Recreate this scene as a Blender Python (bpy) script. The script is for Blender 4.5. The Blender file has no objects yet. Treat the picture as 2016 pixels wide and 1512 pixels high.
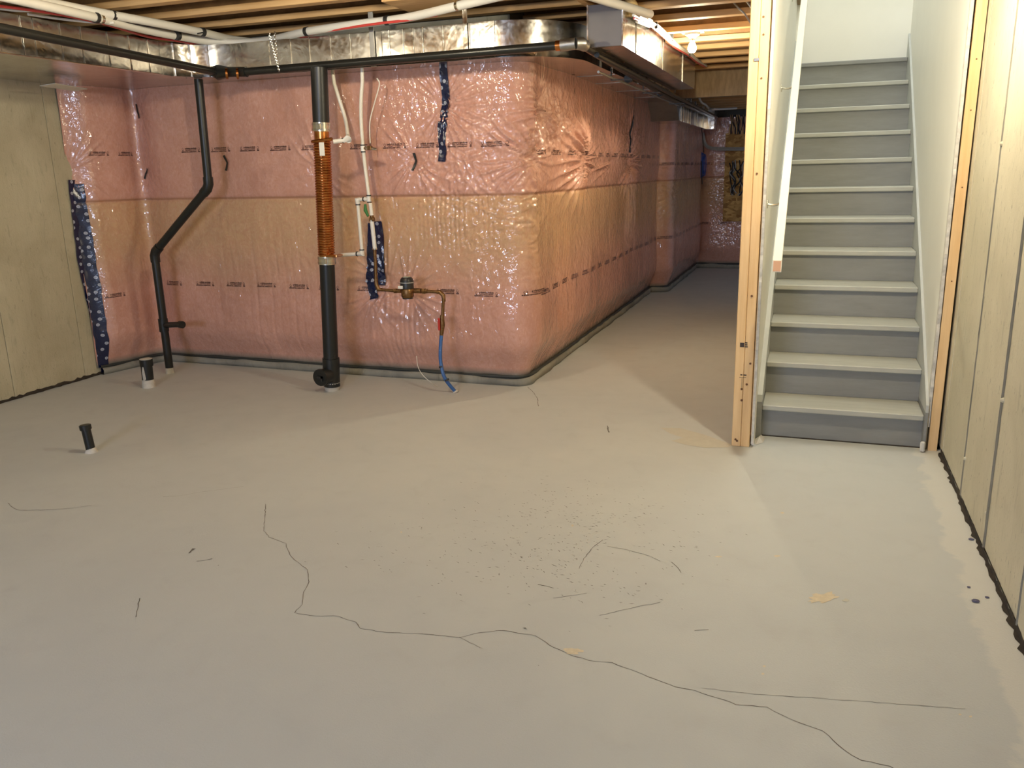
import bpy, bmesh, math, random
import numpy as np
from mathutils import Vector, Matrix
random.seed(7); rng = np.random.default_rng(7)
S = bpy.context.scene
C = S.collection
# ---------------------------------------------------------------- camera
FPX, YAW, PITCH, ROLL, CH = 1639.91, 0.34695, 0.24978, -0.02374, 1.4864
_cy, _sy, _cp, _sp = math.cos(YAW), math.sin(YAW), math.cos(PITCH), math.sin(PITCH)
FW = np.array([-_sy*_cp, _cy*_cp, -_sp]); RT = np.array([_cy, _sy, 0.0]); UP = np.cross(RT, FW)
_cr, _sr = math.cos(ROLL), math.sin(ROLL)
R2 = _cr*RT + _sr*UP; U2 = -_sr*RT + _cr*UP
cam = bpy.data.objects.new('camera', bpy.data.cameras.new('camera')); C.objects.link(cam)
cam.data.sensor_fit = 'HORIZONTAL'; cam.data.sensor_width = 36; cam.data.lens = FPX/2016*36
cam.data.clip_start = 0.02
M = Matrix.Identity(4)
for i in range(3):
    M[i][0] = R2[i]; M[i][1] = U2[i]; M[i][2] = -FW[i]
M[0][3], M[1][3], M[2][3] = 0, 0, CH
cam.matrix_world = M
S.camera = cam
# ---------------------------------------------------------------- light / exposure
S.view_settings.view_transform = 'Standard'; S.view_settings.look = 'None'
S.view_settings.exposure = 0.0; S.view_settings.gamma = 1; S.view_settings.use_curve_mapping = False
W = bpy.data.worlds.new('world'); S.world = W; W.use_nodes = True
W.node_tree.nodes['Background'].inputs[0].default_value = (0.55, 0.62, 0.8, 1)
W.node_tree.nodes['Background'].inputs[1].default_value = 0.3
S.cycles.use_denoising = True; S.cycles.sample_clamp_indirect = 6; S.cycles.max_bounces = 8
S.cycles.diffuse_bounces = 5; S.cycles.glossy_bounces = 4
BULB_W = 1000.0
BULBS = [  # x, y, z, strength factor, colour
    (-0.92, 6.6, 2.33, 1.15, (1, .88, .62)),
    (-2.45, 3.65, 2.385, 1.05, (1, .89, .66)),
    (0.06, 3.78, 2.365, 1.85, (1, .90, .68)),
    (-3.72, 3.02, 2.38, 0.28, (1, .89, .66)),
    (-2.2, -0.9, 2.36, 0.45, (1, .95, .90)),  # added bulb behind the viewer, fills the foreground floor
]
def area(name, loc, rot, sx, sy, e, col):
    l = bpy.data.lights.new(name, 'AREA'); l.shape = 'RECTANGLE'; l.size = sx; l.size_y = sy; l.energy = e; l.color = col
    o = bpy.data.objects.new(name, l); o.location = loc; o.rotation_euler = rot; C.objects.link(o); return o
area('added_cool_fill', (-1.9, -3.12, 1.75), (math.radians(62), 0, 0), 1.5, .7, 160, (.62, .73, 1))  # added cool fill for the foreground, set at an unseen made-up window
STAIR_LIGHT = area('upstairs_daylight', (.2, 6.2, 4.75), (0, 0, 0), .7, 2.2, 36, (.88, .94, 1))

# ---------------------------------------------------------------- helpers
def at(px, py, axis, val):
    d = FW*FPX + R2*(px-1008) - U2*(py-756); o = np.array([0, 0, CH])
    return o + d*(val-o[axis])/d[axis]
def tag(o, label=None, cat=None, group=None, kind=None):
    if label: o['label'] = label
    if cat: o['category'] = cat
    if group: o['group'] = group
    if kind: o['kind'] = kind
    return o
def empty(name, loc, label=None, cat=None, group=None, kind=None):
    o = bpy.data.objects.new(name, None); o.location = loc; o.empty_display_size = .05; C.objects.link(o)
    return tag(o, label, cat, group, kind)
def link(name, me, m, parent=None, smooth=False):
    if m is not None and len(me.materials) == 0: me.materials.append(m)
    if smooth: me.polygons.foreach_set('use_smooth', [True]*len(me.polygons))
    o = bpy.data.objects.new(name, me); C.objects.link(o)
    if parent is not None:
        o.parent = parent
        o.matrix_parent_inverse = Matrix.Translation(parent_world(parent)).inverted()
    return o
def parent_world(p):
    v = Vector((0, 0, 0))
    if p.type == 'MESH': return v      # parts sit in world coordinates
    # only translations are used on parents; children meshes are in world coordinates
    while p is not None:
        v = v + p.location; p = p.parent if p.parent and p.parent.type == 'EMPTY' else None
    return v
class MB:
    def __init__(s): s.v = []; s.f = []
    def add(s, vs, fs):
        n = len(s.v); s.v += [tuple(map(float, a)) for a in vs]; s.f += [tuple(n+i for i in f) for f in fs]; return s
    def box(s, x0, x1, y0, y1, z0, z1):
        return s.add([(x0,y0,z0),(x1,y0,z0),(x1,y1,z0),(x0,y1,z0),(x0,y0,z1),(x1,y0,z1),(x1,y1,z1),(x0,y1,z1)],
                     [(3,2,1,0),(4,5,6,7),(0,1,5,4),(1,2,6,5),(2,3,7,6),(3,0,4,7)])
    def bbox(s, x0, x1, y0, y1, z0, z1, b=.004):   # bevelled box
        bm = bmesh.new(); bmesh.ops.create_cube(bm, size=1)
        for v in bm.verts: v.co = Vector(((x0+x1)/2+v.co.x*(x1-x0), (y0+y1)/2+v.co.y*(y1-y0), (z0+z1)/2+v.co.z*(z1-z0)))
        bmesh.ops.bevel(bm, geom=bm.edges[:], offset=b, segments=1, affect='EDGES')
        bm.verts.index_update(); s.add([v.co for v in bm.verts], [[v.index for v in f.verts] for f in bm.faces]); bm.free(); return s
    def prism(s, pts, lo, hi, axis=2):   # polygon (2D) extruded along axis
        n = len(pts)
        def mk(p, h):
            if axis == 2: return (p[0], p[1], h)
            if axis == 0: return (h, p[0], p[1])
            return (p[0], h, p[1])
        a = [mk(p, lo) for p in pts] + [mk(p, hi) for p in pts]
        fs = [tuple(range(n))[::-1], tuple(range(n, 2*n))] + [(i, (i+1) % n, n+(i+1) % n, n+i) for i in range(n)]
        return s.add(a, fs)
    def tube(s, pts, r, n=12, cap=True, ribs=None):
        P = [Vector(p) for p in pts]; rs = r if hasattr(r, '__len__') else [r]*len(P)
        rings = []; prev = None
        for i, p in enumerate(P):
            t = (P[min(i+1, len(P)-1)]-P[max(i-1, 0)]).normalized()
            if prev is None:
                a = Vector((0, 0, 1)) if abs(t.z) < .9 else Vector((1, 0, 0)); u = t.cross(a).normalized()
            else:
                u = (prev - t*prev.dot(t)).normalized()
            prev = u; w = t.cross(u)
            k = 1.0
            if 0 < i < len(P)-1:
                c = (P[i]-P[i-1]).normalized().dot((P[i+1]-P[i]).normalized()); k = 1/max(.6, math.sqrt((1+c)/2))
            rings.append([p + (u*math.cos(q)+w*math.sin(q))*rs[i]*k for q in [2*math.pi*j/n for j in range(n)]])
        vs = [v for rg in rings for v in rg]; fs = []
        for i in range(len(P)-1):
            for j in range(n):
                fs.append((i*n+j, i*n+(j+1) % n, (i+1)*n+(j+1) % n, (i+1)*n+j))
        if cap: fs += [tuple(range(n))[::-1], tuple((len(P)-1)*n+j for j in range(n))]
        return s.add(vs, fs)
    def build(s, name, m, parent=None, smooth=False):
        me = bpy.data.meshes.new(name); me.from_pydata(s.v, [], s.f); me.update()
        bm = bmesh.new(); bm.from_mesh(me); bmesh.ops.recalc_face_normals(bm, faces=bm.faces); bm.to_mesh(me); bm.free()
        o = link(name, me, m, parent)
        if smooth:
            me.polygons.foreach_set('use_smooth', [True]*len(me.polygons))
            try: me.set_sharp_from_angle(angle=math.radians(40))
            except Exception: pass
        return o
def curve_pts(pts, n=8):   # Catmull-Rom
    P = [np.array(p, float) for p in pts]; P = [2*P[0]-P[1]] + P + [2*P[-1]-P[-2]]; out = []
    for i in range(1, len(P)-2):
        for k in range(n):
            t = k/n; a, b, c, d = P[i-1:i+3]
            out.append(.5*((2*b)+(-a+c)*t+(2*a-5*b+4*c-d)*t*t+(-a+3*b-3*c+d)*t**3))
    out.append(P[-2]); return out

# ---------------------------------------------------------------- materials
def mat(name, col, rough=.6, metal=0.0, var=.0, vscale=6, vcol=None, bump=0, bscale=40, bdist=.002, stretch=(1,1,1), emit=None, estr=0, coat=0, alpha=None):
    m = bpy.data.materials.new(name); m.use_nodes = True; nt = m.node_tree; N = nt.nodes; L = nt.links
    b = N['Principled BSDF']; b.inputs['Base Color'].default_value = (*col, 1); b.inputs['Roughness'].default_value = rough
    b.inputs['Metallic'].default_value = metal; b.inputs['Coat Weight'].default_value = coat
    if emit: b.inputs['Emission Color'].default_value = (*emit, 1); b.inputs['Emission Strength'].default_value = estr
    if var or bump:
        tc = N.new('ShaderNodeTexCoord'); mp = N.new('ShaderNodeMapping'); mp.inputs['Scale'].default_value = stretch
        L.new(tc.outputs['Object'], mp.inputs[0])
    if var:
        n = N.new('ShaderNodeTexNoise'); n.inputs['Scale'].default_value = vscale; n.inputs['Detail'].default_value = 8; n.inputs['Roughness'].default_value = .62
        L.new(mp.outputs[0], n.inputs[0])
        r = N.new('ShaderNodeMapRange'); r.inputs[1].default_value = .3; r.inputs[2].default_value = .7; L.new(n.outputs[0], r.inputs[0])
        x = N.new('ShaderNodeMix'); x.data_type = 'RGBA'; vc = vcol or tuple(c*(1-var) for c in col)
        x.inputs[6].default_value = (*col, 1); x.inputs[7].default_value = (*vc, 1); L.new(r.outputs[0], x.inputs[0]); L.new(x.outputs[2], b.inputs['Base Color'])
    if bump:
        n2 = N.new('ShaderNodeTexNoise'); n2.inputs['Scale'].default_value = bscale; n2.inputs['Detail'].default_value = 4; L.new(mp.outputs[0], n2.inputs[0])
        bp = N.new('ShaderNodeBump'); bp.inputs['Strength'].default_value = bump; bp.inputs['Distance'].default_value = bdist
        L.new(n2.outputs[0], bp.inputs['Height']); L.new(bp.outputs[0], b.inputs['Normal'])
    return m
class NT:   # tiny node helper
    def __init__(s, m): s.m = m; s.nt = m.node_tree; s.N = s.nt.nodes; s.L = s.nt.links; s.b = s.N['Principled BSDF']
    def node(s, t, **kw):
        n = s.N.new(t)
        for k, v in kw.items(): setattr(n, k, v)
        return n
    def inp(s, n, i, v):
        if isinstance(v, bpy.types.NodeSocket): s.L.new(v, n.inputs[i])
        else: n.inputs[i].default_value = v
    def math(s, op, a, b=0.0, c=None):
        n = s.node('ShaderNodeMath', operation=op); s.inp(n, 0, a); s.inp(n, 1, b)
        if c is not None: s.inp(n, 2, c)
        return n.outputs[0]
    def mix(s, f, a, b):
        n = s.node('ShaderNodeMix', data_type='RGBA'); s.inp(n, 0, f)
        s.inp(n, 6, (*a, 1) if isinstance(a, tuple) else a); s.inp(n, 7, (*b, 1) if isinstance(b, tuple) else b); return n.outputs[2]
    def noise(s, vec, scale, detail=4, rough=.5, dist=0):
        n = s.node('ShaderNodeTexNoise'); s.L.new(vec, n.inputs[0]); n.inputs['Scale'].default_value = scale; n.inputs['Detail'].default_value = detail
        n.inputs['Roughness'].default_value = rough; n.inputs['Distortion'].default_value = dist; return n.outputs[0]
    def rng(s, v, a, b, c=0.0, d=1.0):
        n = s.node('ShaderNodeMapRange'); s.inp(n, 0, v); n.inputs[1].default_value = a; n.inputs[2].default_value = b; n.inputs[3].default_value = c; n.inputs[4].default_value = d; return n.outputs[0]
    def mapping(s, vec, scale):
        n = s.node('ShaderNodeMapping'); s.L.new(vec, n.inputs[0]); n.inputs['Scale'].default_value = scale; return n.outputs[0]
    def bump(s, h, strength, dist, normal=None):
        n = s.node('ShaderNodeBump'); n.inputs['Strength'].default_value = strength; n.inputs['Distance'].default_value = dist; s.L.new(h, n.inputs['Height'])
        if normal is not None: s.L.new(normal, n.inputs['Normal'])
        return n.outputs[0]

# insulation seen through glossy polythene
def film_material():
    m = mat('insulation_under_film', (.6,.26,.19), .9); t = NT(m)
    pos = t.node('ShaderNodeTexCoord').outputs['Object']
    sep = t.node('ShaderNodeSeparateXYZ'); t.L.new(pos, sep.inputs[0]); z = sep.outputs[2]
    n1 = t.noise(pos, 2.2, 5, .6, .8); n2 = t.noise(pos, 17, 8, .7, 2.2); n3 = t.noise(t.mapping(pos, (26, 26, 8)), 1.0, 6, .75, 3.0)
    zz = t.math('ADD', z, t.math('MULTIPLY', t.math('SUBTRACT', n1, .5), .25))
    low = t.math('MULTIPLY', t.rng(zz, .62, 1.02), t.rng(z, 1.335, 1.325))          # tan upper part of the lower batt
    pink = t.mix(t.rng(n1, .35, .65), (.64,.355,.285), (.55,.29,.225))
    tan = t.mix(t.rng(n1, .35, .65), (.60,.37,.205), (.53,.34,.20))
    c = t.mix(low, pink, tan)
    c = t.mix(t.rng(n2, .40, .66, 0, .48), c, (.50,.22,.13))
    c = t.mix(t.rng(n3, .52, .72, 0, .32), c, (.85,.58,.47))
    c = t.mix(t.math('MULTIPLY', t.rng(z, 1.325, 1.335), t.rng(z, 1.35, 1.34)), c, (.40,.20,.12))
    c = t.mix(t.rng(z, .125, .07), c, (.20,.185,.15))                                # grey hem where no batt is behind
    t.L.new(c, t.b.inputs['Base Color'])
    t.b.inputs['Specular IOR Level'].default_value = .1
    t.b.inputs['Coat Weight'].default_value = 1.0; t.b.inputs['Coat Roughness'].default_value = .085; t.b.inputs['Coat IOR'].default_value = 1.75
    w1 = t.noise(pos, 7, 2, .45, 2.5); w2 = t.noise(t.mapping(pos, (15, 15, 9)), 1, 1.5, .4, 3.0); w3 = t.noise(pos, 40, 1, .5, .5)
    h = t.math('ADD', w1, t.math('MULTIPLY', w2, .8))
    h = t.math('ADD', h, t.math('MULTIPLY', w3, .05))
    t.L.new(t.bump(h, 1.0, .008), t.b.inputs['Coat Normal'])
    t.L.new(t.bump(n2, .15, .01), t.b.inputs['Normal'])
    return m
M_FILM = film_material()
def galv(name, rough=.2, col=(.66,.645,.60), bumps=.25):
    m = mat(name, col, rough, 1.0); t = NT(m); pos = t.node('ShaderNodeTexCoord').outputs['Object']
    n = t.noise(pos, 35, 4, .6); n2 = t.noise(pos, 5, 3, .5, .6); n3 = t.noise(pos, 14, 2, .5, .3)
    t.L.new(t.rng(n, .3, .7, rough*.7, rough*1.35), t.b.inputs['Roughness'])
    t.L.new(t.mix(t.rng(n2, .3, .7), tuple(c*.82 for c in col), col), t.b.inputs['Base Color'])
    t.L.new(t.bump(t.math('ADD', n2, t.math('MULTIPLY', n3, .15)), bumps, .02), t.b.inputs['Normal'])
    return m
M_GALV = galv('galvanised_sheet', .20); M_GALVD = galv('galvanised_dull', .42, (.42,.41,.38), .12); M_FOIL = galv('foil_tape', .16, (.80,.79,.74), .35)
def concrete(name, a, b, stain=None, pits=0):
    m = mat(name, a, .85); t = NT(m); pos = t.node('ShaderNodeTexCoord').outputs['Object']
    n1 = t.noise(pos, 2.5, 6, .6, .5); n2 = t.noise(t.mapping(pos, (14, 14, 3)), 1.6, 5, .65, .4); n3 = t.noise(pos, 90, 4, .6)
    c = t.mix(t.rng(n1, .32, .68), a, b)
    c = t.mix(t.rng(n2, .58, .72, 0, .45), c, stain or tuple(x*.55 for x in b))
    c = t.mix(t.rng(n3, .66, .72, 0, .5), c, tuple(x*.5 for x in b))
    if pits:
        n4 = t.noise(t.mapping(pos, (75, 75, 24)), 1, 3, .55, .4); c = t.mix(t.rng(n4, .66, .71, 0, pits), c, tuple(x*.32 for x in b))
    t.L.new(c, t.b.inputs['Base Color']); t.L.new(t.bump(t.math('ADD', n3, t.math('MULTIPLY', n2, 2)), .4, .004), t.b.inputs['Normal']); return m
M_CONC_L = concrete('concrete_left', (.53,.48,.33), (.41,.36,.235), None, .35); M_CONC_R = concrete('concrete_right', (.62,.57,.42), (.52,.475,.34), None, .75)
M_CONC_B = concrete('concrete_footing', (.30,.29,.24), (.17,.165,.14))
M_FIN = concrete('concrete_seam', (.27,.25,.20), (.16,.15,.12))
def floor_material():
    m = mat('painted_floor', (.42,.41,.385), .55); t = NT(m); pos = t.node('ShaderNodeTexCoord').outputs['Object']
    sep = t.node('ShaderNodeSeparateXYZ'); t.L.new(pos, sep.inputs[0])
    n1 = t.noise(pos, .9, 5, .55, .7); n2 = t.noise(pos, 6, 5, .6, .5); n3 = t.noise(pos, 150, 3, .6)
    c = t.mix(t.rng(n1, .3, .7), (.485,.495,.475), (.525,.535,.505))
    c = t.mix(t.rng(n2, .55, .75, 0, .25), c, (.44,.43,.405))
    wob = t.math('ADD', sep.outputs[0], t.math('MULTIPLY', t.math('SUBTRACT', n2, .5), .22))
    c = t.mix(t.rng(wob, .575, .60, 0, .55), c, (.66,.63,.55))          # thin pale paint edge beside the right wall
    t.L.new(c, t.b.inputs['Base Color'])
    t.L.new(t.rng(n2, .3, .7, .5, .68), t.b.inputs['Roughness'])
    t.L.new(t.bump(t.math('ADD', n3, t.math('MULTIPLY', n2, 1.5)), .25, .003), t.b.inputs['Normal']); return m
M_FLOOR = floor_material()
M_WOOD = mat('spruce', (.66,.43,.20), .65, var=.4, vscale=2.2, vcol=(.50,.29,.115), stretch=(1,14,14), bump=.2, bscale=30)
M_WOODV = mat('spruce_post', (.84,.59,.31), .6, var=.35, vscale=2.0, vcol=(.70,.44,.19), stretch=(16,16,1), bump=.2, bscale=30)
M_PLY = mat('subfloor', (.36,.25,.13), .8, var=.4, vscale=5, bump=.2)
M_WEB = mat('joist_web', (.30,.17,.075), .8, var=.4, vscale=9, bump=.2)
M_KNOT = mat('dark_knot', (.16,.07,.03), .8); M_INK = mat('ink', (.045,.028,.02), .6)
M_PRINT = mat('film_print', (.085,.035,.03), .35, coat=.6)
M_DRY = mat('white_painted_drywall', (.84,.82,.73), .55, var=.04, vscale=3, bump=.08, bscale=120)
M_GYP = mat('raw_drywall_edge', (.72,.69,.62), .9, var=.35, vscale=30, bump=.6, bscale=60)
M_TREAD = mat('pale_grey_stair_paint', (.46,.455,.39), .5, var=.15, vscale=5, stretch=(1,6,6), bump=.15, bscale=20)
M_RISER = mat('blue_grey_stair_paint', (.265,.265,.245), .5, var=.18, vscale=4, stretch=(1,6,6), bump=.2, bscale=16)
M_STR = mat('stringer_paint', (.52,.53,.49), .5, var=.1, vscale=5, bump=.1)
M_RAIL = mat('cream_painted_rail', (.80,.76,.62), .45, var=.05, vscale=8)
M_ABS = mat('black_abs', (.009,.010,.009), .38, bump=.1, bscale=20); M_PAINTB = mat('black_gas_pipe', (.022,.022,.019), .30, .3, bump=.1)
M_WHITE = mat('white_pvc', (.72,.70,.63), .35, var=.05); M_PEX = mat('white_pex', (.74,.70,.60), .4)
M_COPPER = mat('copper', (.72,.30,.09), .25, 1.0, var=.5, vscale=14, vcol=(.36,.13,.035)); M_BRASS = mat('brass', (.30,.17,.07), .4, .9, var=.5, vscale=60, vcol=(.14,.075,.03), bump=.3, bscale=90)
M_STEEL = mat('band_steel', (.75,.72,.62), .2, 1.0, bump=.2); M_BLK = mat('black_plastic', (.02,.02,.02), .4); M_RED = mat('red_plastic', (.50,.03,.02), .4)
M_REDT = mat('red_tube', (.55,.06,.05), .4); M_GREEN = mat('green_handle', (.03,.16,.03), .5); M_HOSE = mat('blue_hose', (.03,.11,.32), .35, coat=.4); M_LABEL = mat('paper_label', (.75,.73,.65), .7)
M_PLASTER = mat('white_paint_slop', (.62,.58,.50), .7, var=.3, vscale=20, bump=.4); M_DARK = mat('dark_gap', (.055,.042,.028), .95, var=.5, vscale=25, bump=.6)
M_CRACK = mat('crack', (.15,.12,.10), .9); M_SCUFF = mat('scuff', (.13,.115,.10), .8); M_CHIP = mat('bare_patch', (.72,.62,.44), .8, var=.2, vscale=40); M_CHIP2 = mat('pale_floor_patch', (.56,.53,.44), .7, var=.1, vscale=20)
M_STONE = mat('blue_stone', (.12,.11,.16), .8, bump=.5); M_FOAM = mat('spray_foam', (.80,.58,.27), .9, var=.4, vscale=12, bump=.8, bscale=25, bdist=.01)
M_SEAL = mat('black_sealant', (.03,.033,.03), .5, bump=.4)
M_CONDUIT = mat('grey_conduit', (.33,.32,.29), .45); M_BLUECABLE = mat('blue_cable', (.02,.07,.30), .4); M_PORC = mat('porcelain', (.8,.78,.7), .3)
M_FILL_PANE = mat('added_glow_pane', (.6,.7,.85), .1, emit=(.6,.72,1), estr=1.5)  # glowing sheet for the added window behind the camera
def osb():
    m = mat('osb', (.55,.33,.10), .7); t = NT(m); pos = t.node('ShaderNodeTexCoord').outputs['Object']
    v = t.node('ShaderNodeTexVoronoi'); t.L.new(t.mapping(pos, (16, 1, 30)), v.inputs[0]); v.inputs['Scale'].default_value = 1; v.inputs['Randomness'].default_value = 1
    sp = t.node('ShaderNodeSeparateColor'); t.L.new(v.outputs['Color'], sp.inputs[0])
    c = t.mix(sp.outputs[0], (.26,.12,.02), (.62,.38,.12)); t.L.new(c, t.b.inputs['Base Color']); return m
M_OSB = osb()
def tape_material():
    m = mat('navy_tape', (.008,.015,.06), .22, coat=.5); t = NT(m)
    uv = t.node('ShaderNodeUVMap'); v = t.node('ShaderNodeTexVoronoi', voronoi_dimensions='2D'); t.L.new(t.mapping(uv.outputs[0], (15, 15, 1)), v.inputs[0]); v.inputs['Scale'].default_value = 1; v.inputs['Randomness'].default_value = .7
    d = v.outputs['Distance']; disc = t.rng(d, .185, .165); ring2 = t.rng(d, .135, .12)
    n = t.noise(t.mapping(uv.outputs[0], (420, 420, 1)), 1, 1); txt = t.rng(n, .5, .55)
    inner = t.math('MULTIPLY', ring2, txt)
    f = t.math('MULTIPLY', disc, t.math('SUBTRACT', 1, t.math('MULTIPLY', inner, .75)))
    t.L.new(t.mix(f, (.005,.010,.045), (.42,.44,.50)), t.b.inputs['Base Color'])
    t.L.new(t.bump(t.noise(uv.outputs[0], 40, 3), .5, .01), t.b.inputs['Coat Normal']); return m
M_TAPE = tape_material()

# ================================================================ setting
def struct(name): return empty(name, (0, 0, 0), kind='structure')
XR, XL = 0.706, -5.27
floor = struct('floor')
g = MB(); g.box(-5.6, 1.0, -3.4, 13.2, -.12, 0); g.build('slab', M_FLOOR, floor)
ceiling = struct('ceiling')
g = MB(); g.box(-5.6, 1.0, -3.4, 4.62, 2.745, 2.77); g.box(-5.6, -.20, 4.62, 13.2, 2.745, 2.77); g.build('subfloor_sheet', M_PLY, ceiling)
# wooden I-joists: flanges and a strand-board web, each joist a part of the ceiling
def truss(y1, z, x0, x1, ph=0.0):
    y0 = y1-.080
    j = MB().bbox(x0, x1, y0, y1, z, z+.038, .0025).build('joist', M_WOOD, ceiling)
    MB().box(x0, x1, y0, y1, 2.707, 2.745).build('top_flange', M_WOOD, j)
    MB().box(x0, x1, y0+.032, y1-.032, z+.038, 2.707).build('web', M_WEB, j)
y = 6.01
for i in range(1, 24):
    yy = 6.01-.4*i
    if yy < 5.9: truss(yy, 2.50, -5.3, -1.38, (i*.13) % .3)
for yy in (6.01, 6.41, 6.81, 7.21, 7.61, 8.01, 8.41, 8.81, 9.21): truss(yy, 2.50, -5.3, -1.38, .1)
for i, yy in enumerate((5.10, 5.58, 6.06, 6.60, 7.16, 7.62, 8.12, 8.60, 9.10)): truss(yy, 2.44, -1.34, -.26, .05*i)
for i in range(15): truss(4.42-.48*i, 2.44, -1.34, .70, .07*(i % 5))
for i in range(6): truss(10.2+.46*i, 2.25, -1.95, -.26, .05*i)
MB().box(-2.2, -.26, 9.42, 9.52, 2.20, 2.50).build('beam', mat('beam_panel', (.42,.30,.17), .75, var=.4, vscale=8, stretch=(4,1,1)), ceiling)
MB().box(-1.38, -1.34, 5.05, 9.4, 2.44, 2.70).build('ledger', M_WOOD, ceiling)
# blocking piece near the duct hanger
MB().bbox(-2.62, -2.50, 4.50, 4.66, 2.475, 2.52, .003).build('blocking', M_WOOD, ceiling)
MB().bbox(-2.50, -2.10, 4.79, 5.15, 2.478, 2.499, .003).build('blocking', M_WOOD, ceiling)

wl = struct('wall_left')
MB().box(-5.6, XL-.012, -3.4, 5.7, 0, 2.75).build('wall_core', M_FIN, wl)
ys = [5.7, 4.815, 4.19, 3.58, 2.97, 2.36, 1.75, 1.14, .53, -.08, -.7, -1.9, -3.4]
for a, b in zip(ys[1:], ys[:-1]): MB().bbox(XL-.012, XL+.0, a+.002, b-.002, .012, 2.745, .0015).build('formwork_panel', M_CONC_L, wl)
wr = struct('wall_right')
MB().box(XR+.012, XR+.3, -3.4, 9, 0, 2.75).build('wall_core', M_FIN, wr)
ys = [9.0, 8.2, 7.6, 7.0, 6.4, 5.8, 5.2, 4.61, 4.0, 3.43, 2.83, 2.2, 1.6, 1.0, .4, -.2, -1.2, -3.4]
for i, (a, b) in enumerate(zip(ys[1:], ys[:-1])): MB().bbox(XR-(.0 if i % 2 else .003), XR+.012, a+.0012, b-.0012, .02, 2.745, .001).build('formwork_panel', M_CONC_R, wr)
def fin(yy, w, seed, z0=.02, z1=2.7):   # rough concrete fin squeezed out of a joint
    r = random.Random(seed); m = MB(); n = 40; L = []; Rr = []
    for i in range(n+1):
        z = z0+(z1-z0)*i/n; o = r.uniform(-.004, .004); ww = w*r.uniform(.5, 1.3)
        L.append((XR-.001, yy+o-ww, z)); Rr.append((XR-.001, yy+o+ww, z))
    top = [(XR-.008, (a[1]+b[1])/2, a[2]) for a, b in zip(L, Rr)]
    vs = L+top+Rr; N_ = n+1; fs = [(i, i+1, N_+i+1, N_+i) for i in range(n)]+[(N_+i, N_+i+1, 2*N_+i+1, 2*N_+i) for i in range(n)]
    return m.add(vs, fs).build('seam_fin', M_FIN, wr)
fin(4.0, .004, 1); fin(3.43, .009, 2); fin(2.83, .007, 3)
for (yy, zz) in ((3.98, .20), (3.42, .62), (3.995, 1.55), (3.44, .16)):
    MB().tube([(XR-.012, yy, zz), (XR+.01, yy, zz)], [.006, .016], 8).build('form_tie_nub', M_CONC_R, wr)
wb = struct('wall_back')
MB().box(-5.6, -2.0, 5.66, 13.4, 0, 2.75).build('foundation_block', M_CONC_B, wb)
MB().box(-2.0, -1.78, 10.38, 13.4, 0, 2.75).build('foundation_block', M_CONC_B, wb)
MB().box(-5.6, 1.0, 13.06, 13.4, 0, 2.75).build('foundation_block', M_CONC_B, wb)
wf = struct('wall_front')
g = MB(); g.box(-5.6, -2.7, -3.4, -3.15, 0, 2.75); g.box(-1.1, 1.0, -3.4, -3.15, 0, 2.75); g.box(-2.7, -1.1, -3.4, -3.15, 0, 1.35); g.box(-2.7, -1.1, -3.4, -3.15, 2.2, 2.75)
g.build('wall_core', M_CONC_L, wf)
w1 = struct('added_window'); MB().box(-2.7, -1.1, -3.36, -3.35, 1.35, 2.2).build('added_pane', M_FILL_PANE, w1)  # unseen window added behind the camera to go with the cool fill
g = MB()
for a in (-2.7, -1.93, -1.16): g.box(a, a+.06, -3.34, -3.30, 1.35, 2.2)
g.box(-2.7, -1.1, -3.34, -3.30, 1.35, 1.41); g.box(-2.7, -1.1, -3.34, -3.30, 2.14, 2.2); g.build('added_window_frame', M_PORC, w1)
# --- stair enclosure
Y1, RUN, RISE = 4.687, .26056, .19
def jag(x0, x1, yfront, z0, z1, y_in, name, parent, seed, m=M_GYP, amp=.007):
    r = random.Random(seed); n = 90; pts = [(yfront+r.uniform(-amp, amp)*(1 if r.random() < .4 else .35), z0+(z1-z0)*i/n) for i in range(n+1)]
    return MB().prism(pts+[(y_in, z1), (y_in, z0)], x0, x1, axis=0).build(name, m, parent)
wp = struct('wall_partition')
MB().box(-.249, -.236, 4.53, 9.2, .0, 4.9).build('drywall_sheet', M_DRY, wp)
jag(-.2495, -.2355, 4.488, .02, 2.5, 4.53, 'broken_drywall_edge', wp, 3)
MB().box(-.249, -.236, 4.49, 4.53, 2.5, 4.9).build('drywall_sheet', M_DRY, wp)
MB().box(-.351, -.257, 4.53, 9.2, .0, .038).build('sole_plate', M_WOOD, wp)
for i in range(1, 12): MB().bbox(-.345, -.256, 4.53+.41*i, 4.568+.41*i, .038, 2.44, .002).build('stud', M_WOODV, wp)
ws = struct('wall_stair')
MB().box(.626, .640, 4.72, 9.2, 0, 4.9).build('drywall_sheet', M_DRY, ws)
jag(.6255, .6405, 4.682, .13, 2.6, 4.72, 'broken_drywall_edge', ws, 5)
MB().box(.626, .640, 4.685, 4.72, 2.6, 4.9).build('drywall_sheet', M_DRY, ws)
MB().box(-.24, .63, 7.70, 7.80, 2.28, 4.9).build('end_wall', M_DRY, ws)
MB().box(-.30, .70, 4.45, 7.85, 4.9, 4.95).build('upper_ceiling', M_DRY, ws)
MB().box(-.30, .70, 4.47, 4.50, 2.52, 4.9).build('opening_header', M_DRY, ws)
MB().prism([(.643, 0), (.687, 0), (.700, 2.62), (.652, 2.62)], 4.685, 4.725, axis=1).build('stud', M_WOODV, ws)
g = MB()
for z in (.9, 1.72, 1.95, 1.36): g.tube([(.668+z*.004, 4.6835, z), (.668+z*.004, 4.686, z)], .004, 6)
g.build('nail_head', M_KNOT, ws)

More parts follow.
